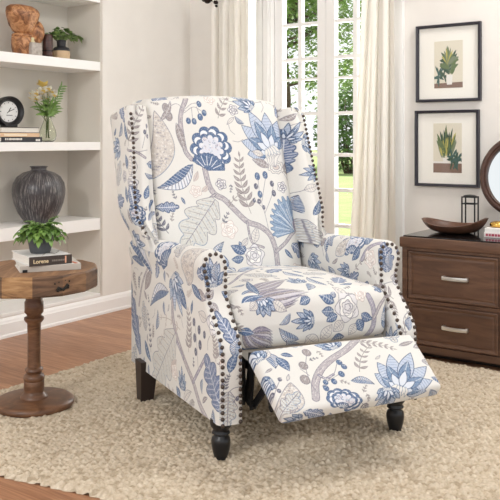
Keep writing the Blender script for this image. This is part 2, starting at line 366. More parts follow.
def draw(cv, m, r):
    k = m[0]; G = PAL['G']; Bd = PAL['B']
    if k == 'stem': cv.line(smooth(m[1]), 1.8, PAL['g'])
    elif k == 'branch':
        s = smooth(m[1]); w = max(m[2], 6); cv.line(s, w, G); cv.line(s, w-3.0, (176, 169, 174) if r.random() < .6 else (164, 160, 176))
        n = len(s)
        for i in range(1, n-2, 2):
            j = r.uniform(-.25, .25)*w; cv.line([s[i]+(0, j), s[i+1]+(0, j*.6)], 1.6, (236, 232, 226), .9)
            if i % 3 == 0: cv.line([s[i]-(0, j), s[i+2]-(0, j*.5)], 1.4, G, .8)
    elif k == 'oval':
        c = np.array(m[1]); a = np.linspace(0, 2*np.pi, 18)[:-1]; e = np.stack([np.cos(a)*m[2]*.85, np.sin(a)*m[2]*1.15], 1)+c
        cv.fill(e, PAL[m[3]]); cv.line(e, 1.6, Bd if m[3] == 'b' else G, .8, True)
        for i in range(3):
            q = c+np.array([r.uniform(-.4, .4), r.uniform(-.5, .5)])*m[2]; cv.line([q, q+(m[2]*.3, m[2]*.3)], 1.4, (225, 225, 228), .7)
    elif k == 'oval2':
        c = np.array(m[1]); 
        for rr, col in ((1.0, PAL['o']), (.7, IV), (.4, PAL['p'])):
            a = np.linspace(0, 2*np.pi, 40)[:-1]; e = np.stack([np.cos(a)*m[2]*rr*1.2*(1+.1*np.cos(9*a)), np.sin(a)*m[2]*rr*.8*(1+.1*np.cos(9*a))], 1)+c
            cv.fill(e, col); cv.line(e, 1.8, G, .8, True)
        for i in range(5):
            P0, d, n, L, F = frame2(c, c+np.array([(i-2)*m[2]*.5, m[2]*1.7])); u, dn, s = leaf_pts(P0, P0+d*L, m[2]*.45, .2)
            cv.fill(np.vstack([u, dn[::-1]]), IV); cv.line(np.vstack([u, dn[::-1]]), 1.6, PAL['g'], .9, True)
    elif k == 'rose':
        c = np.array(m[1]); R0 = m[2]; col = dict(g=G, p=(190, 176, 172))[m[3]]; base = dict(g=(226, 224, 226), p=(240, 232, 226))[m[3]]
        for rr in (1, .72, .46, .24):
            ph = r.uniform(0, 6); a = np.linspace(0, 2*np.pi, 36)[:-1]; q = R0*rr*(1+.13*np.cos(5*a+ph))
            e = np.stack([np.cos(a)*q, np.sin(a)*q], 1)+c; cv.fill(e, base if rr != .72 else (244, 242, 238)); cv.line(e, 1.7, col, .95, True)
        for i in range(9):
            a0 = r.uniform(0, 6.28); rr = r.uniform(.3, .9)*R0; a = np.linspace(a0, a0+.9, 6)
            cv.line(np.stack([np.cos(a)*rr, np.sin(a)*rr], 1)+c, 1.6, col, .7)
    elif k in ('leaf', 'bud'):
        c = m[4] if len(m) > 4 else 't'; u, dn, s = leaf_pts(m[1], m[2], m[3], r.uniform(-.1, .1)); o = np.vstack([u, dn[::-1]])
        cv.fill(o, PAL[c]); cv.line(o, 1.7, {'b': Bd, 'o': PAL['g'], 'p': (190, 178, 174), 't': PAL['g']}.get(c, G), .95, True)
        cv.line(s, 1.4, (236, 236, 236) if c in 'btd' else PAL['g'], .8)
        if m[3] > 18:
            for i in range(2, len(u)-2, 2):
                for e in (u, dn): cv.line([s[i], s[i]*.3+e[min(i+1, len(u)-1)]*.7], 1.3, (230, 230, 234) if c in 'btd' else PAL['g'], .75)
    elif k == 'leafh':
        u, dn, s = leaf_pts(m[1], m[2], m[3], .14); cv.fill(np.vstack([u, s[::-1]]), (222, 224, 230)); cv.fill(np.vstack([dn, s[::-1]]), PAL['b'])
        cv.line(np.vstack([u, dn[::-1]]), 2, Bd, .9, True); cv.line(s, 2, PAL['d'])
        for i in range(1, len(u)-1):
            cv.line([s[i-1], u[i]], 2.4, PAL['b'] if i % 2 else PAL['d'], .85); cv.line([s[i-1], dn[i]], 1.8, (236, 236, 238), .8)
    elif k == 'fern':
        P0, d, n, L, F = frame2(m[1], m[2]); c = PAL[m[4]]; N = m[5]; st = np.array([F(t, .08*L*math.sin(3*t)) for t in np.linspace(0, 1, 12)])
        cv.line(st, 1.7, tuple(.8*x for x in c))
        for i in range(N):
            t = .12+.8*i/max(N-1, 1); b0 = F(t, .08*L*math.sin(3*t)); ll = m[3]*.5*(1.1-.55*t)
            for sg in (1, -1):
                q = b0+(n*sg*.8+d*.75)*ll; u, dn, s = leaf_pts(b0, q, ll*.36, .08*sg, 8); o = np.vstack([u, dn[::-1]])
                cv.fill(o, c); cv.line(o, 1.2, tuple(.78*x for x in c), .8, True); cv.line(s, 1, (225, 222, 220), .6)
        q = F(1.0, .08*L*math.sin(3)); u, dn, s = leaf_pts(q, q+d*m[3]*.3, m[3]*.1, 0, 8); cv.fill(np.vstack([u, dn[::-1]]), c)
    elif k == 'paisley':
        u, dn, s = leaf_pts(m[1], m[2], m[3], -.16, 24, .8); o = np.vstack([u, dn[::-1]]); cv.fill(o, (206, 199, 192))
        for i in range(int(m[3]*4)):
            t = r.randrange(1, 23); f = r.uniform(-.85, .85); c = s[t]+(u[t]-s[t])*f if f > 0 else s[t]+(dn[t]-s[t])*-f
            a = r.uniform(0, 6); q = np.linspace(a, a+4, 6); cv.line(np.stack([np.cos(q)*2.6, np.sin(q)*2.6], 1)+c, 1.5, r.choice([(236, 233, 228), PAL['g'], (180, 170, 165), (236, 233, 228)]), .85)
        cv.line(o, 2.2, PAL['g'], .95, True); h = len(u)//2
        cv.line(dn[:h], 3, PAL['L'], .5)
    elif k in ('oakleaf', 'oakleafb'):
        bl = k == 'oakleafb'; P0, d, n, L, F = frame2(m[1], m[2]); W = m[3]/2; T = np.linspace(0, 1, 61); pr = []
        lob = lambda t: W*(math.sin(math.pi*min(1, t*.9+.08))**.7)*(.62+.5*abs(math.sin(t*math.pi*3.5))**.8)
        up = np.array([F(t+.06*abs(math.sin(t*math.pi*3.5)), lob(t)) for t in T]); dn = np.array([F(t+.06*abs(math.sin(t*math.pi*3.5)), -lob(t)) for t in T])
        o = np.vstack([up, dn[::-1]]); cv.fill(o, (118, 130, 160) if bl else (210, 209, 203))
        ce = np.array([F(t, 0) for t in T])
        for i in range(4, 58, 3):
            for e in (up, dn): cv.line([ce[max(i-4, 0)], ce[i]*.15+e[i]*.85], 2.2, (PAL['b'] if i % 2 else (206, 210, 222)) if bl else (PAL['t'] if i % 2 else (198, 202, 208)), .8)
        if not bl:
            for i in range(int(m[3]*1.2)):
                t = r.randrange(4, 56); f = r.uniform(-.8, .8); c = ce[t]+((up if f > 0 else dn)[t]-ce[t])*abs(f); cv.line([c, c+(2, 1)], 1.8, r.choice([(240, 238, 232), PAL['g'], PAL['L']]), .8)
        cv.line(o, 2.2, Bd if bl else PAL['g'], .95, True); cv.line(ce, 2.4, (225, 228, 234) if bl else PAL['g'])
        if not bl: cv.line(dn[30:], 3, PAL['L'], .6); cv.line(up[40:], 3, PAL['L'], .6)
    elif k == 'plume':
        P0, d, n, L, F = frame2(m[1], m[2])
        for j in range(11):
            f = (j-5)/5; e = F(1-.28*abs(f), f*m[3]*.75); u, dn, s = leaf_pts(F(.02*j, 0), e, m[3]*.34, f*.16, 10)
            o = np.vstack([u, dn[::-1]]); cv.fill(o, [PAL['t'], PAL['V'], (196, 192, 200)][j % 3]); cv.line(o, 1.5, G, .8, True); cv.line(s, 1.2, (232, 230, 230), .7)
        u, dn, s = leaf_pts(F(-.08, -m[3]*.25), F(.3, m[3]*.1), m[3]*.5, .1); cv.fill(np.vstack([u, dn[::-1]]), PAL['b']); cv.line(s, 1.6, (225, 228, 235))
    elif k == 'lotus':
        P0, d, n, L, F = frame2(m[1], m[2]); W = m[3]
        for ring, (sc, col, ed) in enumerate(((1.0, (186, 197, 216), Bd), (.74, (112, 136, 168), PAL['B']), (.48, (214, 220, 230), Bd))):
            N = 7 if ring == 0 else 5
            order = sorted(range(N), key=lambda i: -abs(i-(N-1)/2))
            for i in order:
                f = (i-(N-1)/2)/((N-1)/2); an = f*1.25; dr = d*math.cos(an)+n*math.sin(an)
                ln = (L*(1-abs(f))+W*.55*abs(f))*sc; u, dn, s = leaf_pts(P0+dr*ln*.12, P0+dr*ln, W*.30*sc, 0, 12, .9); o = np.vstack([u, dn[::-1]])
                cv.fill(o, col); cv.line(o, 2.3, ed, .9, True)
                if ring == 0:
                    for q in range(3, 11, 1): cv.line([s[q], u[q]*.8+s[q]*.2], 1.4, PAL['b'], .75); cv.line([s[q], dn[q]*.8+s[q]*.2], 1.4, PAL['b'], .75)
                elif ring == 1: cv.line(s, 2, (232, 236, 242), .8)
        for i in range(-2, 3):
            e = P0-d*W*.12+n*i*W*.09; u, dn, s = leaf_pts(P0+d*W*.1+n*i*W*.04, e, W*.08, 0, 8); cv.fill(np.vstack([u, dn[::-1]]), IV); cv.line(np.vstack([u, dn[::-1]]), 1.5, PAL['b'], .8, True)
    elif k == 'carnation':
        P0, d, n, L, F = frame2(m[1], m[2]); W = m[3]; pts = [F(0, 0)]
        for j in range(60):
            f = j/59*2-1; an = f*1.5; rr = L*(1-.18*abs(f))*(1+.07*(1 if j % 4 < 2 else -1)); pts.append(P0+(d*math.cos(an)+n*math.sin(an)*W/L*1.1)*rr)
        cv.fill(pts, PAL['L']); 
        for j in range(1, 60, 3): cv.line([P0+(pts[j]-P0)*.25, P0+(pts[j]-P0)*r.uniform(.85, .97)], 2.6, PAL['b'] if j % 2 else (208, 218, 232), .85)
        cv.line(pts, 2.2, PAL['b'], .9, True)
        for f in (-.5, 0, .5): cv.line(smooth([P0, P0+(d+n*f*.8)*L*.45, P0+(d+n*f*1.2)*L*.7]), 2.4, (238, 238, 238), .9)
        u, dn, s = leaf_pts(P0, P0+d*L*.4-n*W*.45, W*.22, .1); cv.fill(np.vstack([u, dn[::-1]]), PAL['V']); cv.line(np.vstack([u, dn[::-1]]), 1.6, G, .8, True)
    elif k == 'blossom':
        P0, d, n, L, F = frame2(m[1], m[2]); W = m[3]; c = F(.55, 0); Ry = L*.42; Rx = W*.40
        for ring, (sc, rad, col, ed) in enumerate(((1, .30, PAL['b'], Bd), (.93, .21, (232, 233, 236), PAL['b']), (.72, .22, PAL['b'], Bd), (.64, .15, (222, 222, 228), PAL['b']))):
            for i in range(9):
                an = math.pi*(-.78+1.56*i/8)+ring*.1; q = c+d*math.cos(an)*Ry*sc+n*math.sin(an)*Rx*sc; a = np.linspace(0, 6.283, 18)[:-1]
                e = np.stack([np.cos(a), np.sin(a)], 1)*W*rad*.5+q; cv.fill(e, col); cv.line(e, 1.6, ed, .8, True)
        a = np.linspace(0, 6.283, 30)[:-1]; e = c+np.outer(np.cos(a)*Ry*.62, d)+np.outer(np.sin(a)*Rx*.62, n); cv.fill(e, (214, 216, 226))
        for i in range(42):
            q = c+d*r.uniform(-.6, .6)*Ry+n*r.uniform(-.6, .6)*Rx; a0 = r.uniform(0, 6); a = np.linspace(a0, a0+3, 6)
            cv.line(np.stack([np.cos(a), np.sin(a)], 1)*r.uniform(2, 4.5)+q, 1.7, r.choice([PAL['b'], PAL['L'], (244, 243, 240), PAL['V'], (206, 186, 188)]), .85)
        fan = [F(.02, 0)]
        for i in range(21): an = (i/20*2-1)*1.25; fan.append(P0+(d*math.cos(an)+n*math.sin(an))*L*.42*(1+.05*(i % 2)))
        cv.fill(fan, PAL['b'])
        for i in range(1, 21, 3): cv.line([P0+(fan[i]-P0)*.35, P0+(fan[i]-P0)*.85], 3, (236, 238, 240), .9)
        cv.line(fan, 1.8, Bd, .9, True)
def cloth_material(name, u0, v0, u1, v1, motifs, seed=1, scatter=0):
    """paints the panel's print and returns (material, uv function) for panel coordinates in metres"""
    cv = Canvas(u0*1000, v0*1000, u1*1000, v1*1000, 1.0); r = random.Random(seed)
    for m in sorted(motifs, key=lambda q: {'branch': 0, 'stem': 1}.get(q[0], 2)): draw(cv, m, r)
    for rad, tries in ((60, 500), (44, 700), (28, 900), (17, 400)):          # small sprigs fill the open ground between the large motifs
        for _ in range(tries):
            x, y = r.uniform(cv.u0+rad, cv.u1-rad), r.uniform(cv.v0+rad, cv.v1-rad); i, j = int(y-cv.v0), int(x-cv.u0); q = int(rad*.95)
            if (np.abs(cv.a[i-q:i+q:2, j-q:j+q:2]-np.array(IV, np.float32)).max(-1) > 12).mean() > (.06 if rad > 20 else .01): continue
            an = r.uniform(0, 6.28); dx, dy = math.cos(an)*rad*.8, math.sin(an)*rad*.8; p, e = (x-dx, y-dy), (x+dx, y+dy); k = r.random()
            if rad >= 44: mm = [('lotus', p, e, rad*1.2), ('oakleaf', p, e, rad*.9), ('leafh', p, e, rad*.6), ('fern', p, e, rad*.9, 't', 6), ('oakleafb', p, e, rad*.8)][r.randrange(5)]
            elif rad == 28: mm = [('fern', p, e, rad*1.0, r.choice('tpd'), 5), ('rose', (x, y), rad*.7, r.choice('gp')), ('leaf', p, e, rad*.5, r.choice('tbo')), ('leafh', p, e, rad*.6), ('stem', [p, (x+dy*.3, y-dx*.3), e])][r.randrange(5)]
            else: mm = [('leaf', p, e, rad*.5, r.choice('bto')), ('fern', p, e, rad*1.0, r.choice('tdd'), 3), ('fern', p, e, rad*.9, 't', 4)][r.randrange(3)]
            draw(cv, mm, r)
    # the print is slightly worn: the ground shows through in fine specks
    n1 = RNG.random((cv.h//2+1, cv.w//2+1)).repeat(2, 0).repeat(2, 1)[:cv.h, :cv.w]; n2 = RNG.random((cv.h//5+1, cv.w//5+1)).repeat(5, 0).repeat(5, 1)[:cv.h, :cv.w]
    wn = (np.clip((n1*.65+n2*.35-.58)*3.0, 0, .42))[..., None].astype(np.float32); cv.a = cv.a*(1-wn)+np.array(IV, np.float32)*wn
    a = np.clip(cv.a+cv.tex[..., None]*1.2, 0, 255)/255
    img = bpy.data.images.new(name+'_print', cv.w, cv.h)
    px = np.ones((cv.h, cv.w, 4), np.float32); px[..., :3] = a; img.pixels.foreach_set(px.ravel()); img.update(); img.pack()
    m = M(name, IV, .88, 0, .2); t = nd(m, 'ShaderNodeTexImage'); t.image = img; t.interpolation = 'Linear'; t.extension = 'EXTEND'
    uvn = nd(m, 'ShaderNodeUVMap'); uvn.uv_map = 'UVMap'; lk(m, uvn.outputs['UV'], t.inputs['Vector']); lk(m, t.outputs['Color'], P_(m).inputs['Base Color'])
    P_(m).inputs['Sheen Weight'].default_value = .15
    wv = nd(m, 'ShaderNodeTexNoise'); wv.inputs['Scale'].default_value = 900; lk(m, coords(m), wv.inputs['Vector']); bump(m, wv.outputs['Fac'], .12, .002)
    W = (cv.u1-cv.u0)/1000; Hh = (cv.v1-cv.v0)/1000
    return m, (lambda u, v: ((u-u0)/W, (v-v0)/Hh))
# ---------------------------------------------------------------- the recliner
XC = .014; KS, KC = math.sin(RAD(4.7)), math.cos(RAD(4.7))
def ch(p): return (p[0]-p[1]*KS, p[1]*KC, p[2]-.012)           # chair coordinates -> its own axes
def sstep(a, b, x): t = max(0, min(1, (x-a)/(b-a))); return t*t*(3-2*t)
def mixl(a, b, t): return a+(b-a)*t
chair = thing('recliner_armchair', 'ivory wingback recliner with blue and grey floral print, nailhead trim and raised footrest', 'armchair', (.19087, 2.46774, .012), RAD(22.5))
RNG = np.random.default_rng(3)
f_back = cloth_material('floral_cloth_back', -.31, .36, .34, 1.36, MOTIFS['back'], 1)
f_seat = cloth_material('floral_cloth_seat', -.32, .26, .36, 1.16, MOTIFS['seat'], 2)
f_foot = cloth_material('floral_cloth_footrest', -.32, -.34, .36, .08, MOTIFS['foot'], 3)
side_m = MOTIFS['side']
f_side = cloth_material('floral_cloth_side', -.10, .08, .76, .92, side_m, 4)
f_armr = cloth_material('floral_cloth_arm', -.10, .08, .76, 1.24, MOTIFS['armr']+[m for m in side_m if m[0] in ('oakleaf', 'fern', 'branch', 'oakleafb', 'leafh')], 5)
f_front = cloth_material('floral_cloth_front', -.36, .10, .40, .66, MOTIFS['fl']+MOTIFS['fr'], 6)
f_wing = cloth_material('floral_cloth_wing', -.66, .50, .66, 1.14, MOTIFS['wingl']+MOTIFS['wingr'], 7)

def yfront(z): return mixl(-.04, .062, sstep(.33, .50, z))+max(0, z-.56)*.15
def ring():
    a = [(.340, .125)]+[(.340, z) for z in np.linspace(.16, .50, 12)]+[(.3405, .517), (.344, .533), (.349, .552)]
    a += [(.307+.0445*math.cos(t), .573+.0445*math.sin(t)) for t in np.linspace(RAD(-8), math.pi, 16)]
    a += [(.2625, z) for z in np.linspace(.555, .125, 15)]
    return a
RG = ring(); ARC = [.125]
for p, q in zip(RG, RG[1:]): ARC.append(ARC[-1]+math.dist(p, q))
def arm(s, mat, part):
    m, uvf = mat; T = [0, .004, .012]+list(np.linspace(.03, 1, 22)); G = []; U = []
    for t in T:
        row = []; ur = []
        inset = .006*max(0, 1-t/.012)**2
        for (h, z), v in zip(RG, ARC):
            y = mixl(yfront(z), .728, t); zz = z-(.028*t*sstep(.45, .55, z))
            hh = h; cz = zz
            if z > .5: hh = .307+(h-.307)*(1-inset/.045); cz = .573+(zz-.573)*(1-inset/.045) if inset else zz
            elif inset: hh = h-inset if h > .3 else h+inset
            bulge = .006*math.sin(math.pi*min(1, max(0, (z-.12)/.42)))*math.sin(math.pi*t) if h > .33 and z < .52 else 0
            row.append((XC+s*(hh+bulge), y, cz)); ur.append(uvf(y, v))
        G.append(row); U.append(ur)
    b = B(); b.grid(G, U); o = b.build('arm', m, chair, True, fn=ch, auto=60); part = o
    # front panel, closed and a little padded
    m2, uf2 = f_front; G = []; U = []
    zs = [.125]+list(np.linspace(.135, .56, 22))+[.573+.0445*math.sin(t) for t in np.linspace(.15, 1.5, 9)]
    for z in zs:
        if z < .517: ho, hi = .340, .2625
        elif z < .573: ho, hi = mixl(.3405, .3515, sstep(.515, .56, z)), .2625
        else: q = math.sqrt(max(0, .0445**2-(z-.573)**2)); ho, hi = .307+q, .307-q
        row = []; ur = []
        for k in range(9):
            f = k/8; h = mixl(ho-.004, hi+.004, f); bz = .007*(1-abs(2*f-1)**4)*min(1, (.617-z)/.02+.1)
            x = XC+s*h; y = yfront(z)-.001-bz; row.append((x, y, z)); ur.append(uf2(x, z))
        G.append(row); U.append(ur)
    b = B(); b.grid(G, U); b.build('arm_front_panel', m2, o, True, fn=ch)
    # nailheads following the outline of the panel
    line = []
    for (h, z) in RG:
        c = (.307, .573) if z > .54 else (.301, z); d = math.dist((h, z), c)
        k = max(0, 1-.011/d); line.append((c[0]+(h-c[0])*k, c[1]+(z-c[1])*k))
    nails(line, lambda p: (XC+s*p[0], yfront(p[1])-.0065, p[1]), o, (0, -1, 0))
    return o
def nails(line, to3, parent, nrm, sp=.0188, r=.0064):
    acc = 0; pts = [line[0]]
    for p, q in zip(line, line[1:]):
        L = math.dist(p, q); pos = sp-acc
        while pos <= L: pts.append(tuple(mixl(a, b, pos/L) for a, b in zip(p, q))); pos += sp
        acc = (acc+L) % sp
    b = B()
    for p in pts: b.ball(to3(p), r, 10, 6, (1, .75, 1))
    b.build('nailhead_trim', m_nail, parent, True, fn=ch)

arm_l = arm(-1, f_side, None); arm_r = arm(1, f_armr, None)

YB = lambda z: .50+(z-.47)*.32                     # face of the back
YR = lambda z: .70+(z-.577)*.42 if z > .577 else .70
def soft_slab(name, mat, d, r, fn, uvfn, n=4, seg=10, parent=None):
    m, uvf = mat; vs, fs, sd = rbox(d, r, n, seg); b = B()
    uvs = [[uvf(*uvfn(Vector(vs[k]), s)) for k in f] for f, s in zip(fs, sd)]
    b.mesh([fn(Vector(v)) for v in vs], fs, uvs)
    return b.build(name, m, parent or chair, True, fn=ch)
# inside back: box x .52, depth 1 (0 front, 1 rear), z .40..1.12
XB = -.008; XW = -.012                             # back and wings sit a little off the seat's centre line
def back_fn(v):
    x = v.x; z = .755+v.z; t = v.y/.16+.5
    zt = z-.004+.022*(1-(x/.28)**2)*sstep(.8, 1.1, z)
    yb = YB(z)-.020*(1-(x/.28)**2)*math.sin(math.pi*max(0, min(1, (z-.40)/.72)))**.6
    return (XB+x, mixl(yb, YR(z)-.005, t), zt)
def back_uv(v, s):
    x = XB+v.x; z = .755+v.z
    if s == 't': return (x, 1.115+(v.y+.08))
    return (x, z+.022*(1-(v.x/.27)**2)*sstep(.8, 1.1, z))
soft_slab('backrest', f_back, (.552, .16, .70), .035, back_fn, back_uv, 4, 12)
# wings: rows up the side, each a closed outline in plan
def yw(z, s=1): return .467+(z-.642)*.41-.04*sstep(.66, .56, z)+(.062*sstep(1.08, .62, z) if s < 0 else 0)
def wing(s):
    m, uvf = f_wing; G = []; U = []; Z = list(np.linspace(.565, 1.03, 22))+[1.045, 1.058, 1.068, 1.075, 1.079]
    for z in Z:
        e = max(0, (z-1.03)/.05); sh = .022*e*e
        yf = yw(min(z, 1.05), s)+sh*.9; yr = YR(z)-.004-sh*1.6; yb = YB(z); hi = .266; ho = .354-.5*sh-.034*sstep(.70, .575, z); lean = .008*(z-.6)+(.012*sstep(1.0, .7, z) if s < 0 else 0)
        P = [(hi-.01, yb+.06), (hi-.004, yb+.015), (hi+.004, yb-.01), (hi+.014, yf+.028), (hi+.024, yf+.010), (hi+.04, yf+.002), (hi+.058, yf-.002), (ho-.03, yf-.001), (ho-.014, yf+.003), (ho-.004, yf+.010), (ho, yf+.024),
             (ho, mixl(yf, yr, .35)), (ho, mixl(yf, yr, .65)), (ho-.002, yr-.03), (ho-.012, yr-.008), (ho-.03, yr), (hi+.02, yr), (hi-.02, yr-.01)]
        row = []; ur = []; acc = 0
        for i, (h, y) in enumerate(P):
            x = XW+s*(h+lean); dz = -.10*e*max(0, (y-yf)/.25)*.3
            row.append((x, y, z+dz))
            if i <= 10: ur.append((x, z))
            else: ur.append((XW+s*(ho+lean)+s*(y-yf-.024), z))
        G.append(row); U.append([uvf(*q) for q in ur])
    b = B(); b.grid(G, U); top = G[-1]; c = (sum(p[0] for p in top)/len(top), sum(p[1] for p in top)/len(top), top[0][2]+.003)
    for i in range(len(top)-1):
        b.poly([top[i], top[i+1], c], [U[-1][i], U[-1][i+1], U[-1][i]])
    o = b.build('wing', m, chair, True, fn=ch)
    nails([(0, z) for z in np.linspace(.625, 1.05, 40)], lambda p: (XW+s*(.354-.010+.008*(p[1]-.6)+(.012*sstep(1.0, .7, p[1]) if s < 0 else 0)-.034*sstep(.70, .575, p[1])), yw(p[1], s)+.0015, p[1]), o, (0, -1, 0), .0175, .0060)
    return o
wing(-1); wing(1)
# seat cushion
def seat_fn(v):
    x = v.x*(1+.0*v.y); y = .268+v.y; z = .395+v.z
    cr = (1-(v.x/.27)**2)*(1-(v.y/.30)**2)
    if v.z > 0: z += .030*max(0, cr)**.8*(v.z/.075)
    y -= .014*(1-(v.x/.27)**2)*max(0, 1-abs(v.z)/.09)*(1 if v.y < 0 else 0)
    if v.y < 0: y -= .010*(1-(v.x/.265)**2)
    return (XC+x, y, z)
def seat_uv(v, s):
    if s in 'tb': return (XC+v.x, .47+v.y+.268)
    return (XC+v.x, .395+v.z)
soft_slab('seat_cushion', f_seat, (.522, .54, .155), .034, seat_fn, seat_uv, 5, 14)
# footrest panel, its face tilted up
FD = Vector((0, -.21, -.133)).normalized(); FN = Vector((0, -.133, .21)).normalized(); FL = math.hypot(.21, .133)
FO = Vector((0, -.083, .349))
def foot_fn(v):
    s = v.y+FL/2+.004; bul = .012*(1-(v.x/.265)**2)*(1-(v.y/.14)**2) if v.z > 0 else 0
    u = v.x/.526+.5; q = s/FL                              # the panel twists a little from end to end
    y = mixl(mixl(-.072, -.264, q), mixl(-.108, -.250, q), u); z = mixl(mixl(.344, .220, q), mixl(.353, .232, q), u)
    p = Vector((0, y, z))+FN*(v.z-.0225+bul); return (.020+v.x, p.y, p.z)
def foot_uv(v, s): 
    e = 0 if s in 'tb' else (.0225-v.z)
    return (.020+v.x, -(v.y+FL/2) + (e if s == 'f' else -e if s == 'k' else 0))
soft_slab('footrest', f_foot, (.526, FL+.010, .045), .016, foot_fn, foot_uv, 4, 10)
# the frame under the cushion: apron, deck and rear
m_apron = M('ivory_lining', (226, 221, 212), .9, 0, .2)
b = B(); b.box((XC, .33, .30), (.525, .60, .04)); b.box((XC, .05, .27), (.525, .03, .08)); b.box((XC, .680, .26), (.64, .03, .27)); b.box((XC, .685, .48), (.64, .03, .34))
b.build('seat_frame', m_apron, chair, fn=ch)
# folding black linkage under the footrest, one each side
def bar(b, x, p, q, w=.022, t=.005):
    p = Vector((x, *p)); q = Vector((x, *q)); d = (q-p).normalized(); n = Vector((1, 0, 0)).cross(d)*w/2; e = d*w*.4
    o = [p-e*.6+n, p-e-n*0+n*.0, p-e*.6-n, q+e*.6-n, q+e, q+e*.6+n]
    vs = [a+Vector((k, 0, 0)) for k in (-t/2, t/2) for a in o]; k = 6
    b.mesh(vs, [tuple(range(6)), tuple(range(11, 5, -1))]+[(i, (i+1) % 6, (i+1) % 6+6, i+6) for i in range(6)])
    for c in (p, q): b.ball(c, .007, 8, 4, (.9, 1, 1))
for x in (-.226, .240):
    b = B()
    bar(b, x, (.02, .285), (.022, .175), .05); bar(b, x+.008, (.045, .26), (-.035, .165), .024); bar(b, x+.016, (-.035, .17), (-.13, .265), .022)
    bar(b, x+.006, (-.04, .31), (-.02, .18), .04); bar(b, x+.022, (-.10, .262), (-.13, .185), .022); bar(b, x+.012, (.03, .28), (-.13, .275), .024); bar(b, x+.018, (-.13, .19), (-.195, .225), .018)
    b.build('footrest_linkage', m_mech, chair, fn=ch)
# legs
prof = [(.031, .132), (.032, .116), (.030, .108), (.024, .101), (.0225, .096), (.026, .091), (.026, .087), (.0195, .083), (.0195, .080), (.0255, .075), (.0275, .066), (.0275, .054), (.0255, .040), (.022, .026), (.0195, .018), (.0195, .012)]
for x, y in ((-.297, .005), (.303, .003)):
    b = B(); b.lathe([(r, z) for r, z in prof], 24, (x, y, 0)); b.build('leg', m_legblk, chair, True, fn=ch, auto=50)
for x in (-.314, .318):
    b = B(); a = .032; c = .023; y = .600
    vs = [(x+sx*a, y-.005+sy*a, .16) for sx, sy in ((-1, -1), (1, -1), (1, 1), (-1, 1))]+[(x+sx*c, y+.012+sy*c, .012) for sx, sy in ((-1, -1), (1, -1), (1, 1), (-1, 1))]
    b.mesh(vs, [(0, 1, 2, 3), (7, 6, 5, 4)]+[(i, (i+1) % 4, (i+1) % 4+4, i+4) for i in range(4)]); b.build('leg', m_leg2, chair, fn=ch)
# ---------------------------------------------------------------- room shell
RM = dict(loc=R(0, 0, 0), rz=ROT)
def floor_material():
    m = M('oak_floor_boards', (150, 100, 75), .38); v = coords(m, 'Object', (1, 1, 1), (0, 0, 0))
    br = nd(m, 'ShaderNodeTexBrick'); br.offset = .37; br.inputs['Scale'].default_value = 1; br.inputs['Brick Width'].default_value = 1.15; br.inputs['Row Height'].default_value = .085
    br.inputs['Mortar Size'].default_value = .0012; br.inputs['Color1'].default_value = (0, 0, 0, 1); br.inputs['Color2'].default_value = (1, 1, 1, 1); br.inputs['Mortar'].default_value = (.3, .3, .3, 1)
    lk(m, v, br.inputs['Vector'])
    g = noise(m, coords(m, 'Object', (1.2, 22, 1)), 3.2, 7, .62, 1.4)
    g2 = noise(m, coords(m, 'Object', (2.5, 90, 1)), 3, 3, .5, .4)
    c = ramp(m, g, [(.30, (150, 104, 74)), (.5, (184, 134, 100)), (.72, (210, 162, 126))])
    mx = nd(m, 'ShaderNodeMix'); mx.data_type = 'RGBA'; mx.blend_type = 'MULTIPLY'; mx.inputs[0].default_value = .55
    lk(m, c, mx.inputs[6]); lk(m, ramp(m, br.outputs['Color'], [(0, (196, 186, 180)), (.5, (232, 226, 222)), (1, (255, 255, 255))]), mx.inputs[7])
    mx2 = nd(m, 'ShaderNodeMix'); mx2.data_type = 'RGBA'; mx2.blend_type = 'MULTIPLY'; mx2.inputs[0].default_value = .35
    lk(m, mx.outputs[2], mx2.inputs[6]); lk(m, ramp(m, g2, [(.35, (190, 178, 170)), (.6, (255, 255, 255))]), mx2.inputs[7])
    lk(m, mx2.outputs[2], P_(m).inputs['Base Color'])
    iv = nd(m, 'ShaderNodeMath'); iv.operation = 'SUBTRACT'; iv.inputs[0].default_value = 1; lk(m, br.outputs['Fac'], iv.inputs[1]); bump(m, iv.outputs[0], .35, .002)
    return m
b = B(); b.box((2.1, -2.1, -.03), (4.9, 4.5, .06)); o = b.build('floor', floor_material(), loc=R(0, 0, 0), rz=ROT); struct(o)
HT = 3.2; NY0, NY1 = -1.98, -.773                 # the niche in the left wall
b = B()
b.box((-.06, NY1/2, HT/2), (.12, -NY1, HT)); b.box((-.06, (NY0-4.2)/2, HT/2), (.12, 4.2+NY0, HT))
b.box((-.06, (NY0+NY1)/2, (1.95+HT)/2), (.12, NY1-NY0, HT-1.95)); b.box((-.06, (NY0+NY1)/2, .05), (.12, NY1-NY0, .10))
struct(b.build('wall_left', m_wall, **RM))
WX0, WX1, WZ0, WZ1 = .395, 1.315, .12, 2.10          # the window opening
b = B(); T = .14
b.box(((WX0-.12)/2, T/2, HT/2), (WX0+.12, T, HT)); b.box(((WX1+4.5)/2, T/2, HT/2), (4.5-WX1, T, HT))
b.box(((WX0+WX1)/2, T/2, (WZ1+HT)/2), (WX1-WX0, T, HT-WZ1)); b.box(((WX0+WX1)/2, T/2, WZ0/2), (WX1-WX0, T, WZ0))
struct(b.build('wall_back', m_wall, **RM))
b = B(); b.box((2.1, -2.1, 2.63), (4.9, 4.5, .06)); struct(b.build('ceiling', M('ceiling_paint', (244, 242, 238), .9), **RM))
def skirting(L): # profile in (out, z)
    return [(0, 0), (.018, 0), (.018, .012), (.014, .018), (.014, .068), (.011, .074), (.009, .082), (.004, .090), (0, .094)]
b = B(); n0 = [(x, z) for x, z in skirting(0)]
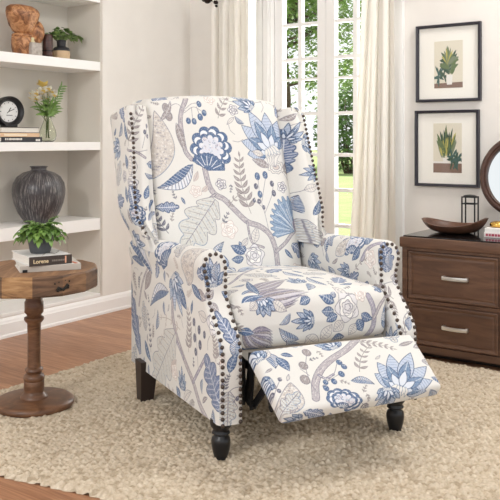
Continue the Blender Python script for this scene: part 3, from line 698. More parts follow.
b.mesh([(x, -4.2, z) for x, z in n0]+[(x, 0, z) for x, z in n0], [tuple(range(9)), tuple(range(17, 8, -1))]+[(i, (i+1) % 9, (i+1) % 9+9, i+9) for i in range(9)])
struct(b.build('baseboard_left', m_trimw, **RM))
for nm, xa, xb in (('baseboard_back', 0.02, .27), ('baseboard_right', 1.44, 4.5)):
    b = B(); b.mesh([(xa, -x, z) for x, z in n0]+[(xb, -x, z) for x, z in n0], [tuple(range(9)), tuple(range(17, 8, -1))]+[(i, (i+1) % 9, (i+1) % 9+9, i+9) for i in range(9)])
    struct(b.build(nm, m_trimw, **RM))
# built-in bookcase
bc = thing('built_in_bookcase', 'white built-in bookcase with open shelves recessed in the left wall', 'bookcase', R(0, NY1, .10), ROT)
W = NY1-NY0; D = .255
b = B(); b.box((-D-.01, -W/2, .925), (.02, W, 1.85)); b.build('back_panel', m_shelf, bc)
for y in (-.0005, -W+.0005):
    b = B(); s = 1 if y > -.1 else -1; b.box((-D/2-.0, y+s*.01, .925), (D, .02, 1.85)); b.build('side_panel', m_shelf, bc)
for z0, z1 in ((1.326, 1.375), (.895, .939), (.462, .525), (.10, .115), (1.697, 1.95)):
    b = B(); b.box((-D/2+.002, -W/2, (z0+z1)/2-.10), (D+.004, W-.001, z1-z0), bev=.002); b.build('shelf', m_trimw, bc)

# window with two glazed leaves
m_glass = bpy.data.materials.new('window_glass'); m_glass.use_nodes = True; nt = m_glass.node_tree; nt.nodes.clear()
go = nt.nodes.new('ShaderNodeOutputMaterial'); gm = nt.nodes.new('ShaderNodeMixShader'); gt = nt.nodes.new('ShaderNodeBsdfTransparent'); gg = nt.nodes.new('ShaderNodeBsdfGlossy'); gf = nt.nodes.new('ShaderNodeFresnel')
gg.inputs['Roughness'].default_value = .02; gf.inputs['IOR'].default_value = 1.2; gt.inputs['Color'].default_value = (1, 1, 1, 1)
nt.links.new(gf.outputs[0], gm.inputs[0]); nt.links.new(gt.outputs[0], gm.inputs[1]); nt.links.new(gg.outputs[0], gm.inputs[2]); nt.links.new(gm.outputs[0], go.inputs['Surface'])
win = bpy.data.objects.new('window_1', None); COL.objects.link(win); win.location = R(.98, 0, WZ0); win.rotation_euler = (0, 0, ROT); struct(win)
b = B()
for xa, xb, y in ((.275, .397, -.012), (1.313, 1.44, -.012)):
    b.box(((xa+xb)/2-.98, y, .98), (xb-xa, .024, 2.2)); b.box((xa+.022-.98, y-.008, .98), (.022, .018, 2.2)); b.box((xb-.02-.98, y-.006, .98), (.016, .014, 2.2))
b.box((-.122, -.012, 2.03), (1.165, .024, .10)); b.build('window_casing', m_trimw, win)
b = B()
for x in (WX0+.008, WX1-.008): b.box((x-.98, .07, .99), (.016, .14, WZ1-WZ0))
b.box((-.125, .07, 1.972), (.92, .14, .016)); b.box((-.125, .06, .008), (.92, .16, .016))
b.box((.552-.98, .05, .99), (.108, .10, WZ1-WZ0)); b.box((.540-.98, -.004, .99), (.016, .012, WZ1-WZ0)); b.box((.575-.98, -.004, .99), (.030, .014, WZ1-WZ0)); b.build('window_frame', m_trimw, win)
b = B(); b.box((.456-.98, .075, .99), (.098, .004, 1.93)); b.build('window_glass', m_glass, win)
m_sheer = bpy.data.materials.new('white_sheer'); m_sheer.use_nodes = True; P_(m_sheer).inputs['Base Color'].default_value = rgb(253, 253, 251); P_(m_sheer).inputs['Roughness'].default_value = .9
tr = nd(m_sheer, 'ShaderNodeBsdfTranslucent'); tr.inputs['Color'].default_value = rgb(254, 254, 252); mxs = nd(m_sheer, 'ShaderNodeMixShader'); mxs.inputs[0].default_value = .75
lk(m_sheer, P_(m_sheer).outputs[0], mxs.inputs[1]); lk(m_sheer, tr.outputs[0], mxs.inputs[2]); lk(m_sheer, mxs.outputs[0], m_sheer.node_tree.nodes['Material Output'].inputs['Surface'])
b = B(); xs_ = np.linspace(.412, .497, 40); sh_ = lambda x: .048+.005*math.sin((x-.41)*220)
b.grid([[(x-.98, sh_(x), .03) for x in xs_]+[(x-.98, sh_(x)+.001, .03) for x in xs_[::-1]], [(x-.98, sh_(x), 1.95) for x in xs_]+[(x-.98, sh_(x)+.001, 1.95) for x in xs_[::-1]]], closed_u=True); b.build('sheer_panel', m_sheer, win, True)
rows = [.27, .472, .671, .867, 1.10, 1.298, 1.412, 1.613, 1.81]
for xa, xb, pa, pm0, pm1, pb in ((.610, .9495, .661, .7635, .7895, .8950), (.9515, 1.298, 1.004, 1.1165, 1.1415, 1.247)):
    b = B(); z0, z1 = WZ0+.018, WZ1-.018; zc = (z0+z1)/2-WZ0; hh = z1-z0
    for p, q, dep in ((xa, pa, .045), (pb, xb, .045), (pm0, pm1, .03)): b.box(((p+q)/2-.98, .06, zc), (q-p, dep, hh))
    for z in (z0+.04, z1-.04): b.box(((xa+xb)/2-.98, .06, z-WZ0), (xb-xa-.004, .043, .08))
    for z in rows: b.box(((pa+pb)/2-.98, .06, z-WZ0), (pb-pa+.01, .028, .020 if z != 1.298 else .013))
    s = b.build('window_sash', m_trimw, win)
    g = B(); g.box(((pa+pb)/2-.98, .062, zc), (pb-pa+.01, .004, hh-.12)); g.build('window_glass', m_glass, s)

# curtains
m_cur = bpy.data.materials.new('cream_linen_curtain'); m_cur.use_nodes = True; nt = m_cur.node_tree; P = P_(m_cur); P.inputs['Roughness'].default_value = .95; P.inputs['Specular IOR Level'].default_value = .1
f = noise(m_cur, coords(m_cur, 'Object', (60, 60, 260)), 3, 4); lk(m_cur, ramp(m_cur, f, [(.3, (250, 247, 240)), (.7, (254, 252, 247))]), P.inputs['Base Color']); bump(m_cur, f, .1, .002)
tr = nt.nodes.new('ShaderNodeBsdfTranslucent'); tr.inputs['Color'].default_value = rgb(254, 250, 242); mxs = nt.nodes.new('ShaderNodeMixShader'); mxs.inputs[0].default_value = .28
out = nt.nodes['Material Output']; lk(m_cur, P.outputs[0], mxs.inputs[1]); lk(m_cur, tr.outputs[0], mxs.inputs[2]); lk(m_cur, mxs.outputs[0], out.inputs['Surface'])
def curtain(x0t, x1t, x0b, x1b, seed, label, folds):
    r = random.Random(seed); xc = (x0t+x1t)/2; t = thing('curtain', label, 'curtain', R(xc, -.10, .012), ROT, None)
    N = 150; K = 46; ph = [r.uniform(0, 6.28) for _ in range(5)]; G = []
    def surf(u, v):   # u across, v 0 bottom..1 top
        x = mixl(mixl(x0b, x1b, u), mixl(x0t, x1t, u), v**.8)-xc
        uu = u+.012*math.sin(7*u+ph[0]+v*1.1); am = .013*(1-.35*v)+.004*math.sin(9*v+ph[3])
        y = am*math.sin(2*math.pi*folds*uu+ph[1]+.5*math.sin(2*v+ph[4]))+.014*math.sin(2*math.pi*(folds*.47)*u+ph[2])
        top = sstep(.955, 1, v); y = y*(1-.55*top)+.35*top*.012*math.sin(2*math.pi*folds*2.3*u)
        return (x+.006*math.cos(2*math.pi*folds*uu+ph[1]), y, 1.775*v)
    vs = [list(np.linspace(0, .93, 34))+list(np.linspace(.94, 1, 12))][0]
    for v in vs:
        fr = [surf(i/N, v) for i in range(N+1)]; bk = [(p[0], p[1]+.0035, p[2]) for p in reversed(fr)]; G.append(fr+bk)
    b = B(); b.grid(G, closed_u=True); b.build('drape', m_cur, t, True)
    # header tape the rod runs through
    b = B(); pts = [(surf(i/60, 1)[0], surf(i/60, 1)[1]*.6, 1.775) for i in range(61)]
    b.grid([[(p[0], p[1]-.007, 1.760), ] + [(p[0], p[1]-.009, 1.785), (p[0], p[1]+.004, 1.790), (p[0], p[1]+.008, 1.76)] for p in pts]); b.build('heading', m_cur, t, True)
    return t
curtain(.268, .520, .250, .520, 5, 'cream curtain hanging left of the window, beside the room corner', 6)
curtain(1.258, 1.436, 1.150, 1.452, 11, 'cream curtain hanging right of the window, beside the framed prints', 6)
rod = thing('curtain_rod', 'dark bronze curtain rod with a ball finial above the window', 'curtain rod', R(.885, -.10, 1.79), ROT)
XH = Matrix.Rotation(math.pi/2, 4, 'Y')
b = B(); b.lathe([(.011, -.64), (.011, .70)], 14, xf=XH); b.build('pole', m_rodm, rod, True, auto=40)
for sg in (-1, 1):
    b = B(); pr = [(.012, 0), (.017, .004), (.017, .012), (.010, .018), (.013, .026), (.021, .036), (.024, .048), (.021, .060), (.012, .070), (.007, .074), (.010, .080), (.004, .088)]
    b.lathe(pr, 16, xf=Matrix.Translation((-.62 if sg < 0 else .68, 0, 0)) @ Matrix.Rotation(sg*math.pi/2, 4, 'Y')); b.build('finial', m_rodm, rod, True, auto=60)
    x = -.605 if sg < 0 else .665
    b = B(); b.tube([(x, .098, -.03), (x, .05, -.03), (x, .01, -.026), (x, -.006, -.016)], .008, 10); b.lathe([(.026, 0), (.026, .008)], 16, xf=Matrix.Translation((x, .098, -.03)) @ Matrix.Rotation(math.pi/2, 4, 'X')); b.ball((x, 0, -.045), .012); b.ball((x, 0, -.022), .016)
    b.build('bracket', m_rodm, rod, True)

# ---------------------------------------------------------------- rug of looped wool
def rug():
    P = [(.685, -2.56), (3.35, -2.03), (3.35, -.632), (.668, -.632)]      # outline, slightly out of square
    st = .0042; nx = int(2.68/st); ny = int(1.75/st)
    s = np.linspace(0, 1, nx)[:, None]; t = np.linspace(0, 1, ny)[None, :]
    X = (P[0][0]*(1-s)+P[1][0]*s)*(1-t)+(P[3][0]*(1-s)+P[2][0]*s)*t; Y = (P[0][1]*(1-s)+P[1][1]*s)*(1-t)+(P[3][1]*(1-s)+P[2][1]*s)*t
    # one jittered loop in each cell of a slanted lattice
    a = .55; U = (X*math.cos(a)+Y*math.sin(a))/.0158; V = (-X*math.sin(a)+Y*math.cos(a))/.0112
    iu = np.floor(U).astype(int); iv = np.floor(V).astype(int); best = np.full(U.shape, 9.)
    def h(i, j, k): q = np.sin(i*127.1+j*311.7+k*74.7)*43758.5453; return q-np.floor(q)
    hb = np.zeros(U.shape)
    for du in (-1, 0, 1):
        for dv in (-1, 0, 1):
            i = iu+du; j = iv+dv; d = np.hypot(U-(i+.5+.62*(h(i, j, 1)-.5)), V-(j+.5+.62*(h(i, j, 2)-.5))); k = d < best
            best = np.where(k, d, best); hb = np.where(k, h(i, j, 3), hb)
    e = np.minimum(np.minimum(s, 1-s)*2.68, np.minimum(t, 1-t)*1.75)
    wob = .004*np.sin(X*140+Y*90)+.003*np.sin(X*57-Y*71)
    Hh = .0030+(.0135+.0070*(hb-.5))*np.clip(1-(best/.78)**2, 0, 1); edge = np.clip((e+wob-.003)/.012, 0, 1); Hh = .001+Hh*edge**.6
    X2 = X+wob*(e < .02); Y2 = Y+wob*.8*(e < .02)
    co = np.stack([X2, Y2, Hh], -1).reshape(-1, 3)
    idx = np.arange(nx*ny).reshape(nx, ny); F = np.stack([idx[:-1, :-1], idx[1:, :-1], idx[1:, 1:], idx[:-1, 1:]], -1).reshape(-1, 4)
    me = bpy.data.meshes.new('rug'); me.vertices.add(len(co)); me.vertices.foreach_set('co', co.ravel().astype(np.float32))
    me.loops.add(F.size); me.loops.foreach_set('vertex_index', F.ravel().astype(np.int32)); me.polygons.add(len(F)); me.polygons.foreach_set('loop_start', np.arange(0, F.size, 4, dtype=np.int32))
    me.polygons.foreach_set('loop_total', np.full(len(F), 4, np.int32)); me.update(calc_edges=True); me.polygons.foreach_set('use_smooth', [True]*len(F))
    m = M('wool_loop_pile', (214, 199, 174), .95, 0, .1); v = coords(m); f = noise(m, v, 95, 3, .6); lk(m, ramp(m, f, [(.25, (192, 177, 155)), (.5, (213, 199, 178)), (.75, (230, 218, 200))]), P_(m).inputs['Base Color'])
    f2 = noise(m, v, 700, 2); bump(m, f2, .3, .002)
    at = me.attributes.new('tone', 'FLOAT', 'POINT'); at.data.foreach_set('value', hb.ravel().astype(np.float32))
    an = nd(m, 'ShaderNodeAttribute'); an.attribute_name = 'tone'; mx = nd(m, 'ShaderNodeMix'); mx.data_type = 'RGBA'; mx.blend_type = 'MULTIPLY'; mx.inputs[0].default_value = .8
    bc_ = P_(m).inputs['Base Color'].links[0].from_socket; lk(m, bc_, mx.inputs[6]); lk(m, ramp(m, an.outputs['Fac'], [(0, (196, 188, 176)), (.4, (240, 236, 230)), (1, (255, 255, 255))]), mx.inputs[7]); lk(m, mx.outputs[2], P_(m).inputs['Base Color'])
    me.materials.append(m); o = bpy.data.objects.new('rug', me); COL.objects.link(o); o.location = R(0, 0, 0); o.rotation_euler = (0, 0, ROT)
    tag(o, 'thick beige looped wool rug on the wooden floor under the recliner', 'rug')
rug()

# ---------------------------------------------------------------- side table
m_t = [grained('reclaimed_wood_dark', [(.3, (64, 46, 34)), (.5, (104, 77, 56)), (.7, (136, 104, 78))], (1, 1, 5), 8, .55, .35), grained('reclaimed_wood_honey', [(.3, (112, 80, 50)), (.5, (160, 121, 80)), (.7, (188, 150, 106))], (1, 1, 5), 8, .55, .3),
       grained('reclaimed_wood_mid', [(.3, (82, 58, 40)), (.5, (124, 92, 66)), (.7, (154, 119, 88))], (1, 1, 5), 8, .55, .35)]
m_ttop = grained('reclaimed_wood_top', [(.25, (108, 78, 54)), (.5, (144, 106, 74)), (.75, (176, 136, 100))], (9, 1.2, 1), 4, .5, .2, (0, 0, .5))
m_turn = grained('turned_wood', [(.25, (76, 50, 34)), (.5, (106, 72, 49)), (.75, (134, 96, 68))], (3, 3, 12), 5, .36, .08)
m_iron = M('blackened_iron', (52, 50, 46), .55, .7)
TX, TY = -.7644, 2.8317
tb = thing('side_table', 'round rustic wooden side table with thick rim and turned pedestal, beside the recliner', 'side table', (TX, TY, .012))
b = B(); NS = 14; r0 = .224; off = RAD(-102); order = [1, 0, 2, 0, 1, 2, 0, 0, 1, 2, 0, 0, 2, 0]
angs = [off+2*math.pi*k/NS for k in range(NS)]
zt, zb = .488, .418
ringp = lambda r, z: [(r*math.cos(a), r*math.sin(a), z) for a in angs]
A1, A2, A3, A4 = ringp(r0-.006, zt), ringp(r0, zt-.006), ringp(r0, zb+.006), ringp(r0-.006, zb)
for i in range(NS):
    j = (i+1) % NS; b.m = order[i]; b.poly([A2[i], A3[i], A3[j], A2[j]]); b.poly([A1[i], A2[i], A2[j], A1[j]]); b.poly([A3[i], A4[i], A4[j], A3[j]])
b.m = 3; b.poly(A1); b.m = 0; b.poly(list(reversed(A4)))
top = b.build('tabletop', m_t+[m_ttop], tb)
b = B(); pr = [(.055, .420), (.052, .408), (.030, .404), (.0295, .372), (.033, .366), (.033, .330), (.026, .322), (.025, .316), (.034, .311), (.0345, .303), (.030, .297), (.0235, .290), (.0225, .24), (.0225, .150), (.0235, .136), (.031, .131), (.032, .124), (.027, .119), (.026, .114), (.034, .108), (.037, .100), (.036, .090), (.034, .088), (.0355, .084), (.0355, .058), (.034, .052), (.036, .046), (.044, .038), (.048, .031), (.048, .022)]
b.lathe(pr, 28); b.build('pedestal', m_turn, tb, True, auto=50)
b = B(); b.lathe([(.020, .030), (.122, .027), (.132, .024), (.138, .018), (.140, .010), (.138, .003), (.134, 0)], 48); b.build('base', m_turn, tb, True, auto=50)
an = RAD(-50.5); ca = Vector((math.cos(an), math.sin(an), 0)); ta = Vector((-math.sin(an), math.cos(an), 0)); rr = r0*math.cos(math.pi/NS)+.001
b = B()
def onrim(u, z, d=0): return ca*(rr+d)+ta*u+Vector((0, 0, z))
q8 = [onrim(u, .4455+u*.22+.006*math.sin(t), .004) for u, t in ((-.021, 0), (-.014, 1.6), (-.006, 0), (.002, -1.2), (.010, 0), (.017, 1.5), (.023, 0))]
b.tube(q8, [.004, .005, .0035, .0055, .004, .005, .003], 8)
for u in (-.016, .006, .019): b.ball(onrim(u, .4415+u*.22, .002), .0055, 8, 5, (1, 1, .8))
b.tube([onrim(-.021, .4375, .003), onrim(.0, .4405, .004), onrim(.022, .4475, .003)], .0028, 8)
for u, z in ((-.026, .462), (-.012, .466), (.010, .470), (.026, .466), (.0, .474)): b.ball(onrim(u, z), .0032, 8, 4)
b.build('staple', m_iron, tb, True)

def book(name, label, group, L, Wd, T, cover, spine, loc, rz, pages=(238, 234, 226), parent_marks=None):
    """spine along local x at y = 0, pages towards +y"""
    t = thing(name, label, 'book', loc, rz, group)
    mc = M(label[:20].strip().replace(' ', '_')+'_cover', cover, .45); ms = M('spine_cloth', spine, .5); mp = grained('book_pages', [(.4, tuple(c-14 for c in pages)), (.6, pages)], (1, 1, 120), 8, .9, 0)
    b = B(); b.box((0, Wd/2, T-.0015), (L, Wd, .003), bev=.001); b.box((0, Wd/2, .0015), (L, Wd, .003), bev=.001); b.build('cover', mc, t)
    b = B(); b.box((0, .0015-.0005, T/2), (L+.0006, .004, T+.0004), bev=.0015); b.build('spine', ms, t)
    b = B(); b.box((0, Wd/2+.001, T/2), (L-.008, Wd-.010, T-.006)); b.build('pages', mp, t)
    return t
def text(s, size, mat, parent, loc, rot, name='lettering', bold=0):
    c = bpy.data.curves.new(name, 'FONT'); c.body = s; c.size = size; c.extrude = .0002; c.offset = bold; tmp = bpy.data.objects.new(name, c); COL.objects.link(tmp)
    me = bpy.data.meshes.new_from_object(tmp.evaluated_get(bpy.context.evaluated_depsgraph_get())); bpy.data.objects.remove(tmp)
    me.materials.clear(); me.materials.append(mat); me.name = name
    o = bpy.data.objects.new(name, me); COL.objects.link(o); o.parent = parent; o.location = loc; o.rotation_euler = rot; return o
m_ink = M('white_ink', (232, 228, 220), .6); m_ink2 = M('grey_ink', (128, 118, 108), .6); m_gold = M('pale_gold_ink', (226, 206, 166), .5); m_red = M('coral_ink', (206, 120, 92), .6)
ZT = .5
lo = book('book', 'grey white book lying under the dark spined book on the side table', 'books on the side table', .205, .175, .021, (226, 222, 216), (186, 178, 168), (TX+.082, TY-.090, ZT+.0005), RAD(22))
b = B(); b.box((-.086, -.002, .005), (.016, .0015, .009)); b.build('black_mark', m_black, lo)
b = B()
b.box((.084, .03, .0212), (.012, .045, .0006), (0, 0, .2))
b.build('cover_print', m_red, lo)
up = book('book', 'white book with dark brown spine lying on top of the grey white book', 'books on the side table', .150, .205, .031, (232, 230, 228), (62, 52, 46), (TX+.082, TY-.090, ZT+.022), RAD(33))
text('Lorene', .0185, m_gold, up, (-.062, -.0016, .009), (math.pi/2, 0, 0), 'spine_title', .0004)
b = B(); x = .003
for wd in (.006, .007, .006, .003, .008, .007, .006, .005): b.box((x+wd/2, -.0017, .0145), (wd-.0012, .0006, .006)); x += wd
b.build('faint_lettering', m_ink2, up)
b = B(); b.box((.052, -.0017, .0155), (.005, .0008, .024)); b.build('spine_label', M('spine_label', (226, 170, 140), .6), up)
b = B()
b.tube([(-.02+.012*k, .030+.016*((k*5) % 4)+.003*k, .0311) for k in range(8)], .0016, 4)
b.build('cover_print', m_ink2, up)

# leafy plants
def leaf_blade(b, p, d, up, L, W, droop=.3, seg=5, lobes=0):
    p = Vector(p); d = Vector(d).normalized(); sd = d.cross(Vector(up)); sd = sd.normalized() if sd.length > .01 else Vector((1, 0, 0)); n = sd.cross(d); G = []
    for i in range(seg+1):
        t = i/seg; w = W*.5*math.sin(math.pi*min(1, .10+.9*t))**.8 if t < 1 else 0.0003
        if lobes: w *= 1-.45*(i % 2)
        c = p+d*(L*t)+Vector((0, 0, -droop*L*t*t)); G.append([c-sd*w+n*w*.25, c, c+sd*w+n*w*.25])
    b.grid(G)
m_fern = grained('fern_leaf', [(.3, (72, 108, 48)), (.6, (118, 152, 72)), (.85, (158, 186, 104))], (1, 1, 1), 22, .45, 0)
m_pot = mottled('charcoal_pot', (62, 64, 68), (78, 80, 84), 14, .6)
m_soil = mottled('potting_soil', (42, 32, 26), (66, 50, 40), 80, .95)
pf = thing('potted_fern', 'leafy green fern in a charcoal pot on the stacked books of the side table', 'plant', (TX+.026, TY-.014, ZT+.0535))
b = B(); b.lathe([(.0, .0), (.033, 0), (.036, .006), (.042, .035), (.0455, .065), (.0465, .086), (.0435, .086), (.042, .076), (0, .076)], 28, cap=False); b.build('pot', m_pot, pf, True, auto=50)
b = B(); b.lathe([(.0405, .070), (.02, .075), (0.001, .076)], 20, cap=False); b.build('soil', m_soil, pf, True)
r = random.Random(4); b = B()
for k in range(46):
    a = r.uniform(0, 6.28); el = r.uniform(.30, 1.2); p0 = Vector((.02*math.cos(a), .02*math.sin(a), .080)); ln = r.uniform(.040, .072); d = Vector((math.cos(a)*math.cos(el), math.sin(a)*math.cos(el), math.sin(el)))
    pts = [p0+d*(ln*t)+Vector((0, 0, -.045*t*t*(1.2-el*.5))) for t in (0, .25, .5, .75, 1)]; b.tube(pts, [.0012, .001, .001, .0008, .0005], 5)
    for q in range(1, 5):
        c = pts[q]; dd = (pts[q]-pts[q-1]).normalized(); sd = dd.cross(Vector((0, 0, 1)))
        if sd.length < .05: continue
        sd.normalize()
        for s in (1, -1): leaf_blade(b, c, dd*.75+sd*s*.8, (0, 0, 1), r.uniform(.022, .032)*(1.15-.12*q), .019, .3, 4)
    leaf_blade(b, pts[-1], pts[-1]-pts[-2], (0, 0, 1), .028, .018, .3, 4)
b.build('foliage', m_fern, pf, True, fix=False)
# ---------------------------------------------------------------- things on the built-in shelves
RZ = ROT+math.pi/2                                  # local x along the left wall, local y into the shelf
m_burl = grained('burl_wood', [(.32, (74, 42, 24)), (.46, (150, 98, 60)), (.58, (204, 150, 104)), (.7, (132, 84, 52))], (1, 1, 1), 24, .4, .6, dist=.7)
sc = thing('wood_sculpture', 'carved burl wood sculpture of stacked rounded lumps on the top shelf', 'sculpture', R(-.125, -1.190, 1.3755), RZ)
b = B()
def lump(prof, cx, cz, tx=0, sy=.8, amp=.06, seg=32):
    vs = []
    for r, z in prof:
        ring_ = []
        for k in range(seg):
            t = 2*math.pi*k/seg; q = r*(1+amp*math.sin(3*t+z*30)+amp*.6*math.sin(7*t-z*60)); ring_.append((cx+q*math.cos(t)+tx*z, q*math.sin(t)*sy, cz+z+amp*r*.5*math.sin(2*t+1)*(z > .1)))
        vs.append(ring_)
    b.grid(vs, closed_u=True); b.poly(list(reversed(vs[0]))); b.poly(vs[-1])
lump([(.050, 0), (.053, .01), (.060, .045), (.067, .085), (.066, .097), (.055, .103)], 0, 0)
lump([(.050, 0), (.060, .008), (.061, .016), (.052, .024)], -.002, .094, 0, .8, .03)
lump([(.042, 0), (.058, .02), (.074, .050), (.087, .088), (.091, .112), (.084, .132), (.064, .144), (.03, .150)], .004, .112, -.13, .8, .05)
b.ball((.070, -.01, .132), .048, 24, 14, (1.05, .85, 1.3), .012)
b.build('body', m_burl, sc, True)
gb = thing('stone_block', 'small grey textured stone block on the top shelf in front of the wood sculpture', 'ornament', R(-.060, -1.158, 1.3755), RZ)
b = B(); b.box((0, .02, .036), (.070, .05, .072), bev=.008); b.build('block', mottled('grey_stone', (160, 150, 142), (196, 188, 180), 60, .9, .4), gb, True, auto=50)
b = B(); b.lathe([(.012, 0), (.013, .006), (.009, .010), (.009, .018), (.012, .022), (.006, .026)], 14, (-.012, .02, .072)); b.build('finial', M('cream_stone', (222, 212, 170), .6), gb, True)
cy = thing('wooden_cylinder', 'dark brown turned wooden cylinder on the top shelf behind the stone block', 'ornament', R(-.115, -1.040, 1.3755), RZ)
b = B(); b.lathe([(.026, 0), (.028, .006), (.026, .05), (.027, .10), (.028, .118), (.024, .128), (.012, .131)], 22); b.build('body', grained('dark_plum_wood', [(.3, (58, 36, 34)), (.7, (88, 58, 52))], (1, 1, 6), 12, .4, .1), cy, True, auto=50)
b = B(); b.lathe([(.0275, .040), (.029, .043), (.0275, .046)], 22, cap=False); b.build('band', m_black, cy, True)
pp = thing('potted_plant', 'small green bushy plant in a black and beige two tone vase on the top shelf', 'plant', R(-.13, -.932, 1.3755), RZ)
b = B(); b.lathe([(.040, 0), (.045, .006), (.046, .03), (.0455, .052)], 28); b.build('base_band', M('beige_stoneware', (206, 178, 142), .7), pp, True, auto=50)
b = B(); b.lathe([(.0457, .052), (.0455, .060), (.040, .070), (.025, .076), (.023, .082), (.0245, .105), (.027, .110), (.022, .110), (.020, .09)], 28, cap=False); b.build('neck', M('matte_black_glaze', (44, 44, 48), .6), pp, True, auto=60)
m_leaf2 = grained('dark_green_leaf', [(.3, (108, 138, 78)), (.7, (164, 188, 120))], (1, 1, 1), 30, .5, 0)
r = random.Random(9); b = B()
for k in range(70):
    a = r.uniform(0, 6.28); q = r.random()**.5; p = Vector((.112*q*math.cos(a)+.004, .062*q*math.sin(a), .150+r.uniform(-.018, .030)*(1.15-q)-.018*q))
    if k % 3 == 0: b.tube([(0, 0, .10), (p.x*.5, p.y*.5, .128), p], .0014, 5)
    for j in range(4): leaf_blade(b, p, (math.cos(a+r.uniform(-1.5, 1.5)), math.sin(a+r.uniform(-1.5, 1.5)), r.uniform(-.3, .5)), (0, 0, 1), .028, .021, .3, 4)
b.build('foliage', m_leaf2, pp, True, fix=False)
# books and clock on the middle shelf
def shelf_book(label, L, Wd, T, cover, spine, x, y1, z, **k): return book('book', label, 'books on the middle shelf', L, Wd, T, cover, spine, R(x, y1-L/2, z), RZ, **k)
b1 = shelf_book('black book with white spine lettering at the bottom of the shelf stack', .252, .165, .0255, (38, 38, 42), (40, 40, 45), -.05, -1.132, .9395)
b = B(); x = -.105
for k in range(13): wd = random.uniform(.006, .011); b.box((x+wd/2, -.0017, .0150), (wd-.0016, .0007, .0075 if k % 3 else .0095)); x += wd+(0.003 if k in (0, 1) else 0)
b.build('title_lettering', m_ink, b1)
b = B()
for k in range(3): b.box((.088+k*.010, -.0017, .010), (.0078, .0007, .0105))
b.build('volume_lettering', m_ink, b1)
b = B(); x = -.105
for k in range(12): wd = random.uniform(.006, .011); b.box((x+wd/2, -.0017, .0062), (wd-.003, .0006, .003)); x += wd
b.build('faint_lettering', m_ink2, b1)
b2 = shelf_book('tan book in the middle of the shelf stack', .240, .160, .0195, (214, 176, 138), (222, 186, 150), -.052, -1.147, .9655)
b = B(); b.box((-.03, -.0012, .0098), (.14, .0012, .010)); b.build('spine_label', M('cream_label', (240, 222, 196), .7), b2)
# topmost book shows its page edges to the room
t3 = book('book', 'taupe covered book with white page edges on top of the shelf stack under the clock', 'books on the middle shelf', .235, .150, .0285, (92, 84, 76), (90, 70, 58), R(-.055-.152, -1.143-.1175, .9855), RZ+math.pi)
ck = thing('table_clock', 'round black table clock with a white dial on the shelf books', 'clock', R(-.125, -1.279, 1.0145), RZ-.12)
YH = Matrix.Rotation(math.pi/2, 4, 'X')
b = B(); b.lathe([(.0, -.045), (.066, -.045), (.074, -.035), (.077, -.01), (.077, .015), (.073, .022), (.066, .020), (.055, .004), (.052, -.008)], 48, xf=Matrix.Translation((0, 0, .078)) @ YH, cap=False); b.build('case', M('clock_case', (24, 23, 26), .42), ck, True, auto=50)
b = B(); b.box((0, .0, .006), (.070, .050, .012), bev=.004); b.build('foot', m_black, ck, True, auto=50)
b = B(); b.lathe([(0, .0), (.0535, 0)], 40, xf=Matrix.Translation((0, .005, .078)) @ YH, cap=False); dial = b.build('dial', M('clock_dial', (236, 236, 234), .5), ck)
b = B()
for k in range(12): a = k*math.pi/6; b.box((.045*math.sin(a), .0042, .078+.045*math.cos(a)), (.0020 if k % 3 else .0030, .0008, .006), (0, a, 0))
b.build('hour_marks', m_black, dial)
b = B()
for a, l, w in ((.55, .024, .004), (1.15, .036, .003), (4.0, .012, .003)): b.box((l*.5*math.sin(a), .0034, .078+l*.5*math.cos(a)), (w, .0008, l), (0, a, 0))
b.box((.004, .0036, .060), (.034, .0006, .0028)); b.build('hands', m_black, dial)
# flowers in a glass vase
fv = thing('flower_vase', 'clear glass bud vase of white and yellow flowers on the middle shelf', 'vase', R(-.125, -1.030, .9395), RZ)
m_vg = bpy.data.materials.new('green_tinted_glass'); m_vg.use_nodes = True; q = P_(m_vg); q.inputs['Base Color'].default_value = rgb(246, 249, 240); q.inputs['Roughness'].default_value = .04; q.inputs['Transmission Weight'].default_value = 1; q.inputs['IOR'].default_value = 1.18
b = B(); b.lathe([(0, 0), (.030, .001), (.041, .012), (.046, .034), (.042, .062), (.028, .096), (.018, .122), (.019, .137), (.017, .137), (.016, .122), (.026, .094), (.040, .060), (.043, .034), (.038, .014), (.028, .006), (0, .005)], 32, cap=False); b.build('glass', m_vg, fv, True)
r = random.Random(21); m_stem = M('flower_stem', (96, 116, 62), .6); b = B(); heads = [(-.085, .0, .235, 0), (-.055, -.02, .25, 0), (-.025, .01, .290, 1), (-.030, -.03, .262, 0), (.015, -.02, .232, 0), (.028, .01, .250, 0), (.005, .02, .215, 0), (-.07, .02, .21, 0)]
for x, y, z, k in heads: b.tube([(r.uniform(-.012, .012), r.uniform(-.01, .01), .02), (x*.12, y*.2, .11), (x*.45, y*.5, z*.66), (x, y, z)], .0016, 6)
b.build('stems', m_stem, fv, True)
b = B()
for k in range(64):
    a = r.uniform(-1.35, 1.35); p = Vector((r.uniform(-.02, .02), r.uniform(-.02, .02), r.uniform(.13, .19))); ln = r.uniform(.06, .10)
    leaf_blade(b, p, (math.sin(a), r.uniform(-.6, .5), math.cos(a)*.9), (0, -1, .3), ln, .013, .25, 6)
for k in range(11):
    p = Vector((.03+.062*k/10, 0, .16+.135*k/10))
    for s in (-1, 1): leaf_blade(b, p, (.6+s*.55, r.uniform(-.4, .2), .75-s*.35), (0, -1, 0), .042, .009, .2, 5)
b.build('leaves', m_fern, fv, True, fix=False)
m_pet = [M('white_petals', (246, 242, 226), .6), M('yellow_petals', (240, 212, 120), .6)]
